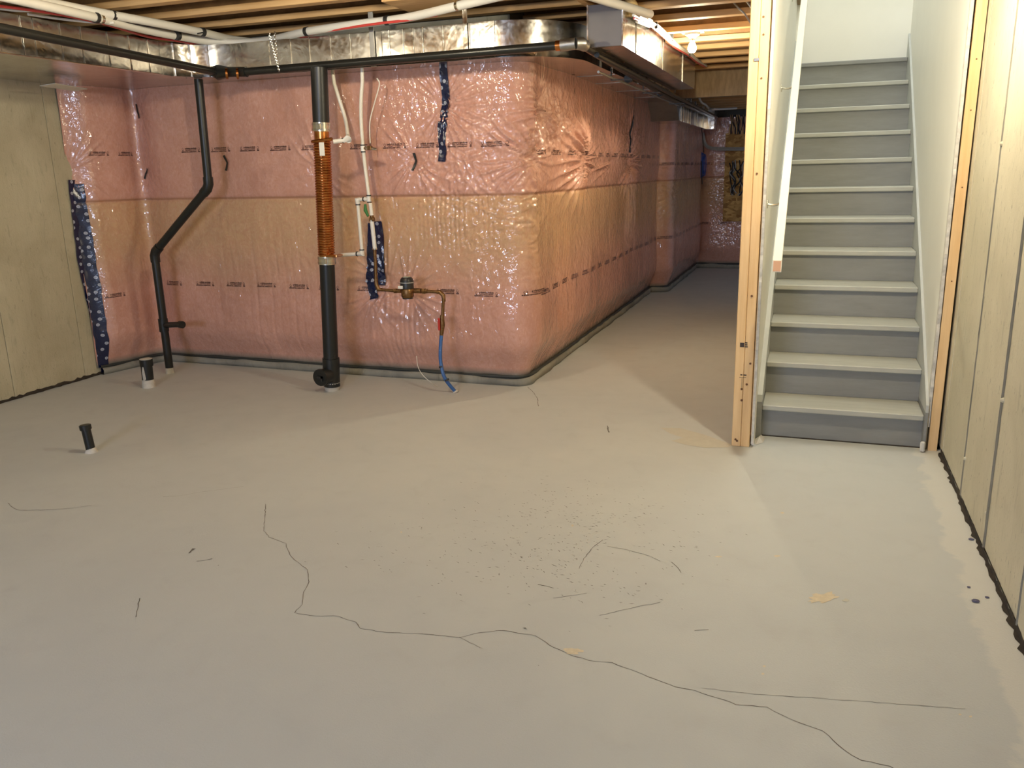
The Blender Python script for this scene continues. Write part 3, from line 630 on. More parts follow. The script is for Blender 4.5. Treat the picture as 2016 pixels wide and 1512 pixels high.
# white vacuum pipes
def pz(pts, z): return [at(a, b, 2, z) for a, b in pts]
v1 = empty('vacuum_pipe', (-3, 5, 2.4), 'white plastic vacuum pipe sweeping along above the duct into the room centre', 'pipe', 'white vacuum pipes')
P1 = pz([(0, -8), (90, 12), (186, 34), (278, 57), (347, 71), (410, 81), (470, 84), (530, 79), (600, 63), (700, 48), (800, 35), (900, 12), (985, -8)], 2.405)
P1 = [P1[0]+(P1[0]-P1[1])*2]+P1+[P1[-1]+(P1[-1]-P1[-2])*.6]
MB().tube(curve_pts(P1, 5), .0255, 12).build('pipe_run', M_WHITE, v1, True)
v2 = empty('vacuum_pipe', (-3.8, 4, 2.43), 'second white vacuum pipe, nearer the joists, merging with the first at the left corner', 'pipe', 'white vacuum pipes')
P2 = pz([(60, -4), (130, 12), (218, 29), (300, 44), (400, 64), (450, 76), (492, 82)], 2.438)
P2 = [P2[0]+(P2[0]-P2[1])*4]+P2
MB().tube(curve_pts(P2, 5), .0255, 12).build('pipe_run', M_WHITE, v2, True)
def band(o, px, py, z, dirn, r=.029, L=.012, m=M_BLK, name='black_band'):
    c = at(px, py, 2, z); d = np.array(dirn, float); d /= np.linalg.norm(d); MB().tube([c-d*L, c+d*L], r, 12).build(name, m, o, True)
dl = P1[3]-P1[2]
band(v1, 188, 34.5, 2.405, dl, .031); band(v1, 197, 37, 2.405, dl, .031, .010, M_STEEL, 'hose_clamp'); band(v1, 349, 70, 2.405, P1[5]-P1[4])
for px, py in ((604, 62), (762, 40)): band(v1, px, py, 2.405, P1[11]-P1[10])
band(v1, 903, 11, 2.405, P1[12]-P1[11], .03, .010, M_STEEL, 'hose_clamp')
band(v2, 222, 30, 2.438, P2[3]-P2[2]); band(v2, 398, 63, 2.438, P2[5]-P2[4])
v3 = empty('vacuum_pipe', (-1.2, 5.3, 2.45), 'short white vacuum pipe crossing above the return duct end cap', 'pipe', 'white vacuum pipes')
P3 = [at(1150, -12, 2, 2.41), at(1200, 4, 2, 2.41), at(1245, 17, 2, 2.41), at(1280, 28, 2, 2.41)]
MB().tube(P3, .0255, 12).build('pipe_run', M_WHITE, v3, True)
# red tube, wires
def wire(name, pts, r, m, label, cat, n=6): return tag(MB().tube(curve_pts(pts, n), r, 6).build(name, m, None, True), label, cat, 'loose cables' if cat == 'cable' else None)
wire('red_tube', [at(-60, 5, 2, 2.385), *pz([(60, 20), (140, 33), (215, 50), (290, 72), (345, 80), (420, 92), (480, 92), (560, 80), (640, 62), (740, 47), (800, 40), (860, 30)], 2.388)], .008, M_REDT, 'red plastic tube running under the white vacuum pipe', 'tube')
wire('cable', [at(-30, 14, 2, 2.40), *pz([(40, 21), (100, 20), (150, 27), (190, 38)], 2.40)], .008, M_WHITE, 'white cable drooping over the duct at the upper left corner, the upper one', 'cable')
wire('cable', [at(55, 28, 2, 2.39), *pz([(100, 35), (160, 42), (205, 45), (225, 45)], 2.39)], .007, M_WHITE, 'white cable drooping over the duct at the upper left corner, the lower one', 'cable')
wire('cable', pz([(210, 34), (240, 41), (290, 52), (330, 58), (380, 66), (400, 64)], 2.42), .0045, M_BLK, 'thin dark cable looped between the two white vacuum pipes', 'cable')
tw = empty('twisted_wire', (-3.65, 5, 2.4), 'twisted silver wire hanger looped over the vacuum pipe and gas pipe', 'wire')
for a, b in (((532, 66), (552, 141)), ((543, 62), (547, 112))):
    A0, B0 = at(a[0], a[1], 1, 4.97), at(b[0], b[1], 1, 4.97); m = MB()
    for ph in (0, math.pi): m.tube([A0+(B0-A0)*t+np.array([math.cos(ph+t*40)*.005, -.012, 0]) for t in np.linspace(0, 1, 40)], .0022, 5)
    m.build('wire_strand', M_STEEL, tw, True)
# cable bundle draped over the return duct
bun = empty('cable_bundle', (-1.1, 6.5, 2.4), 'bundle of white and red cables tied along the top edge of the return duct', 'cable bundle')
def onx(pts, x): return [at(a, b, 0, x) for a, b in pts]
tr = [(1255, 27), (1285, 42), (1312, 66), (1335, 88), (1358, 103), (1375, 118), (1390, 128)]
for i, (dx, dy, m) in enumerate(((0, 0, M_WHITE), (-4, 4, M_REDT), (-8, 3, M_WHITE), (-7, 9, M_REDT), (3, 5, M_WHITE))):
    pts = [(a+dx*(1-k*.1), b+dy*(1-k*.1)) for k, (a, b) in enumerate(tr)]; MB().tube(curve_pts(onx(pts, -1.105+.004*i), 6), .009 if m is M_WHITE else .007, 6).build('cable_strand', m, bun, True)
for (a, b) in ((1290, 44), (1322, 70), (1356, 101)):
    c = at(a-2, b+2, 0, -1.10); MB().bbox(c[0]-.022, c[0]+.022, c[1]-.012, c[1]+.012, c[2]-.035, c[2]+.02, .004).build('zip_tie', M_BLK, bun)
for k in range(4):
    MB().tube(curve_pts(onx([(1254, 30+k*4), (1266, 38+k*3), (1278, 46+k*2)], -1.10), 4), .011, 6).build('cable_strand', M_WHITE, bun, True)
tag(MB().tube(curve_pts([at(1237, -12, 0, -1.12), at(1241, 10, 0, -1.12), at(1244, 26, 0, -1.12)], 5), [.035]*5+[.045]*5+[.03], 9).build('spray_foam', M_FOAM, None, True), 'yellow lump of spray foam above the return duct corner', 'foam')
wire('cable', [at(1436, -5, 1, 5.9), at(1452, 14, 1, 5.9), at(1466, 27, 1, 5.9), at(1478, 46, 1, 5.9)], .006, M_CONDUIT, 'grey cable sagging between the joists beside the post', 'cable')
wire('cable', [at(1466, -5, 1, 5.7), at(1474, 8, 1, 5.7), at(1484, 20, 1, 5.7)], .006, M_CONDUIT, 'short grey cable end touching the top of the post', 'cable')
wire('cable', [at(1372, 180, 0, -1.30), at(1380, 200, 0, -1.30), at(1390, 207, 0, -1.30), at(1396, 213, 0, -1.30), at(1410, 215, 0, -1.2), at(1450, 213, 0, -1.0)], .012, M_WHITE, 'white cable running on past the return duct towards the far joists', 'cable')

# ---------------------------------------------------------------- bulbs
def bulb(i, x, y, z, f, col, label, top):
    b = empty('light_bulb', (x, y, z), label, 'light', 'bare bulbs under the joists')
    m = mat('bulb_glow', (1, .95, .85), .3, emit=col, estr=BULB_W*f)
    bm = MB(); prof = [(.0, -.032), (.014, -.030), (.025, -.021), (.031, -.006), (.030, .010), (.023, .028), (.014, .044), (.0125, .055)]
    n = 20; vs = []; fs = []
    for r, h in prof: vs += [(x+r*math.cos(2*math.pi*k/n), y+r*math.sin(2*math.pi*k/n), z+h) for k in range(n)]
    for j in range(len(prof)-1): fs += [(j*n+k, j*n+(k+1) % n, (j+1)*n+(k+1) % n, (j+1)*n+k) for k in range(n)]
    bm.add(vs, fs).build('glass_bulb', m, b, True)
    MB().tube([(x, y, z+.053), (x, y, z+.075)], .0135, 14).build('screw_cap', M_STEEL, b, True)
    MB().tube([(x, y, z+.070), (x, y, z+.080), (x, y, z+.090), (x, y, top)], [.024, .030, .052, .056], 20).build('lampholder', M_PORC, b, True)
tops = [2.44, 2.50, 2.44, 2.50, 2.44]
labs = ['bare glowing bulb in a white lampholder under the corridor joists', 'bare bulb under the joists just above the top of the frame by the drain stack', 'bare bulb at the foot of the stairs, above the frame', 'bare bulb near the upper left corner of the frame beside the duct', 'unseen bare bulb added under the joists behind the viewer as foreground fill']
for i, (x, y, z, f, c) in enumerate(BULBS): bulb(i, x, y, z, f, c, labs[i], tops[i])
tag(MB().bbox(-1.0, -.84, 6.53, 6.67, 2.437, 2.44, .001).build('junction_box', M_GALVD, None), 'flat metal box holding the corridor bulb to the joist', 'junction box')

# ================================================================ drains and plumbing
def tubeobj(name, pts, r, m, parent, n=16, smooth=True): return MB().tube(pts, r, n).build(name, m, parent, smooth)
d1 = empty('drain_pipe', (-4.70, 5.13, 0), 'slim black drain pipe with an angled offset standing in the left corner', 'pipe')
Y_ = 5.13; top = at(391, 160, 1, Y_); e1 = at(411, 368, 1, Y_); e2 = at(304, 498, 1, Y_); bot = at(335, 735, 1, Y_); r_ = .030
top[2] = 2.168
tubeobj('pipe_run', [top, e1], r_, M_ABS, d1); tubeobj('pipe_run', [e1, e2], r_, M_ABS, d1); tubeobj('pipe_run', [e2, (bot[0], Y_, -.0)], r_, M_ABS, d1)
for e, a, b in ((e1, top, e2), (e2, e1, bot)):
    ua = (a-e)/np.linalg.norm(a-e); ub = (b-e)/np.linalg.norm(b-e); tubeobj('elbow_fitting', [e+ua*.07, e+ua*.02, e+ub*.02, e+ub*.07], .0355, M_ABS, d1)
tz = at(322, 640, 1, Y_); tubeobj('tee_fitting', [tz+np.array([0, 0, .05]), tz-np.array([0, 0, .05])], .0365, M_ABS, d1)
br = at(361, 639, 1, 5.05); tubeobj('branch_stub', [tz, np.array([br[0]-.03, 5.05, br[2]])], .022, M_ABS, d1); tubeobj('branch_cap', [(br[0]-.032, 5.05, br[2]), (br[0], 5.04, br[2])], .028, M_ABS, d1)
MB().tube([(bot[0], Y_, 0), (bot[0], Y_, .045)], [.034, .031], 14).build('paint_collar', M_PLASTER, d1, True)

stack = empty('drain_stack', (-3.165, 5.0, 0), 'thick black soil stack with a copper heat recovery coil around its middle', 'pipe')
def SP(z): return np.array([-3.176+.042*z, 4.995, z])
zA, zB = at(641, 250, 1, 5.0)[2], at(645, 512, 1, 5.0)[2]
tubeobj('upper_pipe', [SP(2.168), SP(zA)], .0545, M_ABS, stack, 24); tubeobj('lower_pipe', [SP(zB), SP(.20)], .0520, M_ABS, stack, 24)
for zz, nm in ((zA, 'steel_band'), (zB, 'steel_band')):
    tubeobj(nm, [SP(zz+.028), SP(zz-.028)], .0605, M_STEEL, stack, 24)
    for dz in (.016, -.016): tubeobj('band_clamp', [SP(zz+dz+.006), SP(zz+dz-.006)], .0625, M_GALV, stack, 24)
    MB().bbox(SP(zz)[0]+.01, SP(zz)[0]+.035, 4.925, 4.94, zz-.02, zz+.02, .003).build('clamp_screw', M_STEEL, stack)
# copper coil: inner pipe and single helical tube
tubeobj('copper_core', [SP(zA-.028), SP(zB+.028)], .0485, M_COPPER, stack, 24)
zt, zb_ = zA-.085, zB+.035; turns = int((zt-zb_)/.0165); m = MB(); N_ = turns*18
m.tube([SP(zt+(zb_-zt)*i/N_)+np.array([math.cos(i*2*math.pi/18)*.0515, math.sin(i*2*math.pi/18)*.0515, 0]) for i in range(N_+1)], .0078, 6); m.build('copper_coil', M_COPPER, stack, True)
m = MB(); rr = [SP(zt-.006)+np.array([math.cos(a)*.062, -math.sin(a)*.062, 0]) for a in np.linspace(math.pi, math.pi/2, 5)]
cpt = [p for p in rr]+[np.array([SP(zt)[0]+.07, 4.932, zt+.002]), np.array([SP(zt)[0]+.115, 4.932, zt+.004])]
m.tube(cpt, .0115, 10); m.build('copper_inlet', M_COPPER, stack, True)
MB().tube([SP(zb_)+np.array([.03, -.05, .0]), SP(zb_)+np.array([.075, -.055, .0]), SP(zb_)+np.array([.105, -.055, -.001])], .010, 10).build('copper_outlet', M_COPPER, stack, True)
a = at(656, 292, 1, 4.93); MB().bbox(SP(1.65)[0]+.018, SP(1.65)[0]+.056, 4.930, 4.9325, a[2]-.045, a[2]+.04, .001).build('paper_label', M_LABEL, stack)
tubeobj('coupling', [SP(.235), SP(.165)], .060, M_ABS, stack, 24); tubeobj('tee_body', [SP(.17), SP(.03)], .058, M_ABS, stack, 24)
cx = SP(.11)[0]-.025
MB().tube([(cx+.02, 4.96, .115), (cx, 4.895, .115)], .058, 24).tube([(cx, 4.896, .115), (cx-.001, 4.885, .115)], [.062, .060], 24).build('cleanout_cap', M_ABS, stack, True)
MB().box(cx-.022, cx+.022, 4.874, 4.886, .112, .126).box(cx+.010, cx+.022, 4.874, 4.886, .09, .126).build('cap_wrench_lug', M_BLK, stack)
MB().tube([SP(.0), SP(.03), SP(.06)], [.050, .055, .0585], 20).build('paint_collar', M_PLASTER, stack, True)

s1 = empty('drain_stub', (-4.56, 4.68, 0), 'black pipe stub with paint-splashed foot below the corner insulation', 'pipe', 'drain stubs in the floor')
b0 = at(293, 762, 2, 0)
t0 = at(287, 707, 1, b0[1]); tubeobj('pipe_run', [b0, t0], .041, M_ABS, s1, 20); tubeobj('hub', [t0-np.array([0, 0, .05]), t0], .047, M_ABS, s1, 20); tubeobj('test_cap', [t0-np.array([0, 0, .006]), t0+np.array([0, 0, .003])], .044, M_PLASTER, s1, 20)
MB().tube([b0-np.array([0, 0, .0]), b0+(t0-b0)*.28], [.049, .043], 20).build('paint_collar', M_PLASTER, s1, True)
MB().prism([(b0[0]+.0, .05), (b0[0]+.025, .07), (b0[0]+.012, .19), (b0[0]-.002, .12)], b0[1]-.0445, b0[1]-.041, axis=1).build('paint_drip', M_PLASTER, s1)
s2 = empty('drain_stub', (-3.77, 3.40, 0), 'short leaning black pipe stub standing alone on the open floor at left', 'pipe', 'drain stubs in the floor')
b0 = at(180, 890, 2, 0); t0 = at(167, 837, 1, b0[1]); tubeobj('pipe_run', [b0, t0], .025, M_ABS, s2, 18); tubeobj('hub', [t0-(t0-b0)*.16, t0], .0315, M_ABS, s2, 18)
tubeobj('test_cap', [t0-(t0-b0)*.02, t0+np.array([0, 0, .002])], .028, M_BLK, s2, 18); MB().tube([b0, b0+np.array([0, 0, .012]), b0+(t0-b0)*.13], [.036, .030, .0262], 14).build('paint_collar', M_PLASTER, s2, True)

# white supply lines
YW = 5.16
wl1 = empty('water_line', (-2.9, 5.15, 1.8), 'white plastic water line curving down to the top of the copper coil', 'pipe', 'white water lines')
p1 = curve_pts([at(656, 158, 1, YW), at(668, 196, 1, YW), at(680, 235, 1, YW), at(685, 268, 1, YW-.12)], 5); p1[0][2] = 2.17
e = at(685, 276, 1, 4.97); tubeobj('pipe_run', p1, .0125, M_PEX, wl1, 10)
MB().tube([p1[-1]+np.array([0, 0, .0]), e+np.array([0, 0, .005]), e+np.array([-.03, 0, 0])], .0155, 10).build('elbow_fitting', M_WHITE, wl1, True)
tubeobj('crimp_ring', [p1[-1]+np.array([0, 0, .006]), p1[-1]-np.array([0, 0, .003])], .0175, M_BLK, wl1, 12)
f0 = at(656, 279, 1, 4.935); tubeobj('pipe_run', [e+np.array([-.03, 0, 0]), f0], .0145, M_PEX, wl1, 10); tubeobj('crimp_ring', [e+np.array([-.032, 0, 0]), e+np.array([-.040, 0, -.0])], .0175, M_BLK, wl1, 12)
wl2 = empty('water_line', (-2.7, 5.15, 1.5), 'longer white plastic water line dropping to the tee over the blue tape', 'pipe', 'white water lines')
p2 = curve_pts([at(714, 153, 1, YW), at(711, 195, 1, YW), at(711, 235, 1, YW), at(714, 283, 1, YW), at(719, 330, 1, YW), at(726, 384, 1, YW)], 5); p2[0][2] = 2.17
tubeobj('pipe_run', p2, .0125, M_PEX, wl2, 10)
for q in ((714, 286), (715, 299), (726, 385), (727, 398)): c = at(q[0], q[1], 1, YW); tubeobj('crimp_ring', [c+np.array([0, 0, .004]), c-np.array([0, 0, .004])], .0165, M_BLK, wl2, 12)
c = at(714.5, 292, 1, YW); tubeobj('coupling', [c+np.array([0, 0, .02]), c-np.array([0, 0, .02])], .0155, M_PORC, wl2, 12)
c1 = c+np.array([.02, 0, 0]); c2 = at(742, 294, 1, YW); tubeobj('brass_valve', [c, c1, c1+np.array([.02, 0, 0]), c2], [.008, .014, .014, .008], M_STEEL, wl2, 10); MB().bbox(c1[0]+.02, c1[0]+.05, YW-.018, YW+.01, c1[2]-.014, c1[2]+.014, .003).build('valve_body', M_BRASS, wl2)
tw_ = at(726, 392, 1, YW); tl = at(704, 393, 1, YW); lb = at(713, 500, 1, YW); ls = at(672, 502, 1, YW)
MB().tube([tw_+np.array([0, 0, .02]), tw_-np.array([0, 0, .022])], .0155, 10).tube([tw_, tw_-np.array([.03, 0, 0])], .0145, 10).build('tee_fitting', M_WHITE, wl2, True)
tubeobj('pipe_run', [tw_-np.array([.03, 0, 0]), tl+np.array([.01, 0, 0])], .0125, M_PEX, wl2, 10)
MB().tube([tl+np.array([.015, 0, 0]), tl, tl-np.array([0, 0, .03])], .0155, 10).build('elbow_fitting', M_WHITE, wl2, True)
tubeobj('crimp_ring', [tl-np.array([0, 0, .030]), tl-np.array([0, 0, .037])], .0175, M_BLK, wl2, 12); tubeobj('crimp_ring', [tw_-np.array([.035, 0, 0]), tw_-np.array([.042, 0, 0])], .0165, M_BLK, wl2, 12)
tubeobj('pipe_run', [tl-np.array([0, 0, .03]), lb+np.array([0, 0, .03])], .0125, M_PEX, wl2, 10)
MB().tube([lb+np.array([0, 0, .03]), lb, lb-np.array([.03, 0, 0])], .0155, 10).build('elbow_fitting', M_WHITE, wl2, True)
tubeobj('crimp_ring', [lb+np.array([0, 0, .032]), lb+np.array([0, 0, .025])], .0175, M_BLK, wl2, 12)
tubeobj('pipe_run', [lb-np.array([.03, 0, 0]), ls], .0135, M_PEX, wl2, 10); o0 = SP(zb_)+np.array([.1, -.055, -.001]); tubeobj('copper_nipple', [o0, ls+np.array([.005, 0, 0])], .010, M_COPPER, wl2, 10)
tubeobj('crimp_ring', [lb-np.array([.035, 0, 0]), lb-np.array([.043, 0, 0])], .0175, M_BLK, wl2, 12)
g0 = at(729, 400, 1, YW); g1 = at(732, 424, 1, YW); tubeobj('pipe_run', [g0, g1], .0135, M_PEX, wl2, 10)
q0 = at(720, 402, 1, YW-.01); q1 = at(725, 426, 1, YW-.01)
MB().tube([q0+np.array([-.004, 0, 0]), (q0+q1)/2+np.array([-.012, 0, 0]), q1], [.008, .013, .008], 10).build('green_valve_handle', M_GREEN, wl2, True)
MB().tube([g1, at(732.5, 432, 1, YW)], .014, 10).bbox(g1[0]-.016, g1[0]+.018, YW-.016, YW+.012, g1[2]-.04, g1[2]-.012, .004).build('brass_valve', M_BRASS, wl2, True)
h0 = at(732, 434, 1, YW); h1 = at(738, 490, 1, YW); tubeobj('pipe_run', [h0, h1], .0145, M_WHITE, wl2, 10)
for q in (h0, h1): tubeobj('crimp_ring', [q+np.array([0, 0, .004]), q-np.array([0, 0, .004])], .0175, M_STEEL, wl2, 12)
tag(MB().tube(curve_pts([at(742, 154, 1, 5.2), at(747, 166, 1, 5.2), at(738, 200, 1, 5.2), at(729, 235, 1, 5.2), at(728, 262, 1, 5.2), at(729, 282, 1, 5.17)], 6), .004, 6).build('thin_tube', M_PEX, None, True), 'thin white tube hanging beside the longer white water line', 'tube')

wm = empty('water_meter', (-2.6, 5.15, .75), 'brass water meter with black head, copper pipes and red shut-off lever', 'water meter')
j0 = at(738, 492, 1, YW); j1 = at(741, 560, 1, YW); jb = at(745, 570, 1, YW); jc = at(784, 573, 1, YW); md = at(806, 572, 1, YW); jd = at(832, 573, 1, YW); je = at(866, 575, 1, YW); jf = at(873, 582, 1, YW); jg = at(871, 640, 1, YW); jh = at(869, 660, 1, YW)
tubeobj('copper_pipe', [j0, at(740, 545, 1, YW)], .011, M_BRASS, wm, 10); tubeobj('elbow_fitting', [at(740, 545, 1, YW), j1, jb, jb+np.array([.03, 0, 0])], .0135, M_BRASS, wm, 10); tubeobj('copper_pipe', [jb, jc], .011, M_BRASS, wm, 10)
MB().tube([jc-np.array([.03, 0, 0]), jc-np.array([.012, 0, 0])], .017, 6).tube([jc-np.array([.01, 0, 0]), jc+np.array([.02, 0, 0])], .014, 12).tube([jd, jd+np.array([.02, 0, 0])], .020, 6).tube([jd+np.array([.02, 0, 0]), jd+np.array([.035, 0, 0])], .016, 6).build('union_nut', M_BRASS, wm, True)
MB().tube([md+np.array([0, -.03, -.045]), md+np.array([0, -.03, -.035]), md+np.array([0, -.03, .012]), md+np.array([0, -.03, .02])], [.036, .044, .046, .040], 20).tube([md-np.array([.055, 0, 0]), md+np.array([.09, 0, 0])], .018, 12).build('meter_body', M_BRASS, wm, True)
MB().tube([md+np.array([0, -.03, -.052]), md+np.array([0, -.03, -.045])], .037, 20).build('base_plate', M_BLK, wm, True)
MB().tube([md+np.array([0, -.032, .02]), md+np.array([0, -.032, .07]), md+np.array([0, -.032, .085]), md+np.array([0, -.032, .095])], [.046, .047, .042, .034], 24).build('meter_head', M_BLK, wm, True)
MB().tube([md+np.array([.0, -.032, .058]), md+np.array([.0, -.032, .064])], .0485, 24).build('head_rim', M_CONDUIT, wm, True)
MB().bbox(md[0]-.018, md[0]+.02, md[1]-.05, md[1]-.015, md[2]+.095, md[2]+.101, .002).build('dial_lid', mat('dial_lid', (.45,.47,.36), .3), wm)
MB().bbox(md[0]-.044, md[0]-.008, md[1]-.083, md[1]-.080, md[2]+.022, md[2]+.042, .001).build('white_tag', M_LABEL, wm)
tubeobj('copper_pipe', [jd, je], .011, M_BRASS, wm, 10); tubeobj('elbow_fitting', [je-np.array([.02, 0, 0]), je, jf, jf-np.array([0, 0, .04])], .014, M_BRASS, wm, 10); tubeobj('copper_pipe', [jf, jg], .011, M_BRASS, wm, 10)
MB().tube([jg+np.array([0, 0, .07]), jg+np.array([0, 0, .02]), jg, jh], [.013, .017, .018, .013], 10).build('ball_valve', M_BRASS, wm, True)
r0 = at(864, 626, 1, YW-.015); r1 = at(863, 650, 1, YW-.015); MB().bbox(r0[0]-.007, r0[0]+.009, YW-.025, YW-.015, r1[2], r0[2], .003).build('red_lever', M_RED, wm)
hs = empty('blue_hose', (-2.35, 5.12, 0), 'blue plastic water line curving from the shut-off valve down to the floor', 'hose')
fl = at(897, 772, 2, 0); hp = [jh, at(867, 690, 1, YW-.03), at(868, 715, 1, YW-.04), at(876, 745, 1, YW-.05), np.array([fl[0], fl[1], .0])]
tubeobj('hose_run', curve_pts(hp, 8), .0125, M_HOSE, hs, 12)
for q, yy in (((868, 722), YW-.045), ((880, 748), YW-.05)): c = at(q[0], q[1], 1, yy); tubeobj('black_tie', [c+np.array([-.003, 0, .006]), c+np.array([.003, 0, -.006])], .0150, M_BLK, hs, 10)
MB().tube([fl+np.array([0, 0, .0]), fl+np.array([-.004, 0, .012])], [.026, .015], 9).build('paint_collar', M_PLASTER, hs, True)
wire('white_wire', [at(820, 701, 1, 5.28), at(823, 722, 1, 5.2), at(832, 738, 1, 5.12), at(846, 751, 1, 5.1), at(862, 762, 2, .004)], .0022, M_LABEL, 'thin white wire poking out of the insulation beside the blue hose', 'wire')

# ================================================================ far end of the corridor
ob = empty('board_panel', (-1.1, 12.85, .7), 'golden strand board screwed to the far wall holding cables', 'board')
MB().bbox(-1.27, -.36, 12.80, 12.82, .70, 1.95, .002).build('strand_board', M_OSB, ob)
tag(MB().bbox(-.99, -.93, 12.76, 12.80, .86, 1.02, .004).build('outlet_box', M_PORC, None), 'white outlet box on the strand board behind the post', 'outlet')
wire('conduit', [at(1383, 262, 1, 12.7), at(1388, 283, 1, 12.7), at(1398, 291, 1, 12.7), at(1415, 293, 1, 12.7), at(1475, 293, 1, 12.7)], .028, M_CONDUIT, 'grey bent conduit crossing the strand board at the far end', 'conduit')
r = random.Random(3)
pc = empty('panel_cables', (-1.0, 12.7, 1.4), 'tangle of dark cables on the strand board at the far end', 'cables')
for k in range(9):
    x0 = 1436+r.uniform(0, 22); pts = [(x0+r.uniform(-6, 8), 318+j*13+r.uniform(-3, 3)) for j in range(6)]
    MB().tube(curve_pts([at(a, b, 1, 12.74+r.uniform(-.02, .02)) for a, b in pts], 4), .009, 5).build('cable_strand', M_BLK if k % 3 else M_CONDUIT, pc, True)
for k in range(12):
    x0 = 1438+k*2.4; MB().tube(curve_pts([at(x0+r.uniform(-3, 3), b, 1, 12.78) for b in (226, 240, 252, 264)], 4), .010, 5).build('cable_strand', M_BLK if k % 2 else M_WOOD, pc, True)
bc = empty('cable_coil', (-1.5, 11.2, 1.6), 'coil of blue cable hanging on the far insulated wall', 'cable coil')
cc = at(1384, 325, 0, -1.48)
for k in range(5):
    m = MB(); m.tube([cc+np.array([.012*k-.02, (.06+.012*k)*math.sin(a)*1.1, (.17-.008*k)*math.cos(a)]) for a in np.linspace(0, 2*math.pi, 28)], .0045, 5, cap=False); m.build('cable_loop', M_BLUECABLE, bc, True)
MB().tube(curve_pts([cc+np.array([0, 0, .17]), cc+np.array([-.01, -.05, .35]), cc+np.array([-.03, -.15, .55])], 5), .006, 5).build('cable_end', M_BLK, bc, True)
MB().tube([cc+np.array([.02, -.35, .05]), cc+np.array([.01, -.12, -.25])], .007, 5).build('cable_end', M_BLK, bc, True)
tag(MB().bbox(-.62, -.50, 9.40, 9.418, 2.36, 2.42, .003).build('cable_clamp', M_PORC, None), 'larger bright white bracket on the beam behind the post', 'bracket', 'white brackets on the beam')
tag(MB().bbox(-.56, -.50, 9.40, 9.418, 2.29, 2.33, .003).build('cable_clamp', M_PORC, None), 'smaller bright white bracket just below the larger one', 'bracket', 'white brackets on the beam')
tag(MB().bbox(-.52, -.46, 11.9, 11.94, 0, 2.25, .003).build('timber_post', M_WOODV, None), 'slim timber upright at the far end of the corridor beside the board', 'post')

# ================================================================ floor marks and debris
def ribbon(pts, w, name, m, seed, z=.0007, parent=floor):
    P = [at(a, b, 2, 0)[:2] for a, b in pts]; r = random.Random(seed); Q = []
    for a, b in zip(P[:-1], P[1:]):
        n = max(2, int(np.linalg.norm(b-a)/.018))
        for k in range(n):
            t = k/n; Q.append(a+(b-a)*t+np.array([r.uniform(-1, 1), r.uniform(-1, 1)])*.0025)
    Q.append(P[-1]); L, R_ = [], []
    for i, q in enumerate(Q):
        d = Q[min(i+1, len(Q)-1)]-Q[max(i-1, 0)]; d = d/(np.linalg.norm(d)+1e-9); n = np.array([-d[1], d[0]]); ww = w*r.uniform(.45, 1.2)/2
        L.append((*(q+n*ww), z)); R_.append((*(q-n*ww), z))
    N_ = len(Q); return MB().add(L+R_, [(i, i+1, N_+i+1, N_+i) for i in range(N_-1)]).build(name, m, parent)
ribbon([(523,993),(520,1045),(530,1058),(562,1070),(572,1095),(590,1110),(605,1122),(608,1145),(598,1165),(595,1190),(580,1207)], .0024, 'crack', M_CRACK, 1)
ribbon([(580,1207),(620,1213),(665,1213),(700,1225),(710,1237),(760,1246),(810,1247),(905,1255),(935,1247),(990,1241),(1055,1252),(1090,1275),(1125,1290),(1160,1300),(1205,1305),(1265,1328),(1330,1352),(1370,1360),(1400,1370),(1450,1388),(1510,1392),(1555,1415),(1620,1440),(1660,1475),(1695,1497),(1750,1508),(1790,1530)], .0022, 'crack', M_CRACK, 2)
ribbon([(905,1255),(925,1265),(950,1277)], .0014, 'crack', M_CRACK, 3)
ribbon([(18,990),(22,998),(38,1005),(90,1004),(140,1001),(180,995)], .0026, 'crack', M_CRACK, 4)
ribbon([(1038,762),(1050,772),(1058,785),(1060,800)], .004, 'crack', M_CRACK, 5)
ribbon([(320,978),(350,977),(400,968),(480,958)], .0016, 'crack', M_CRACK, 6)
ribbon([(1196,838),(1199,852)], .008, 'scratch', M_SCUFF, 7); ribbon([(372,1090),(382,1080)], .012, 'scratch', M_SCUFF, 8); ribbon([(268,1215),(275,1178)], .003, 'scratch', M_SCUFF, 9)
ribbon([(387,1105),(405,1103),(418,1100)], .004, 'scratch', M_SCUFF, 10); ribbon([(1059,1151),(1075,1154),(1090,1158)], .004, 'scratch', M_SCUFF, 11); ribbon([(1322,1107),(1335,1117),(1341,1128)], .003, 'scratch', M_SCUFF, 12)
ribbon([(1060,1300+10),(1060,1311)], .003, 'scratch', M_SCUFF, 13); ribbon([(1368,1242),(1395,1240)], .003, 'scratch', M_SCUFF, 14)
ribbon([(1195,1075),(1240,1084),(1280,1095),(1300,1105)], .002, 'scratch', M_SCUFF, 15); ribbon([(1187,1063),(1165,1080),(1150,1100),(1140,1120)], .0025, 'scratch', M_SCUFF, 16); ribbon([(1180,1212),(1230,1200),(1300,1186)], .002, 'scratch', M_SCUFF, 17)
ribbon([(1090,1178),(1130,1172),(1155,1168)], .002, 'scratch', M_SCUFF, 18); ribbon([(1380,1355),(1500,1368),(1660,1378),(1900,1396)], .0015, 'scratch', M_SCUFF, 19)
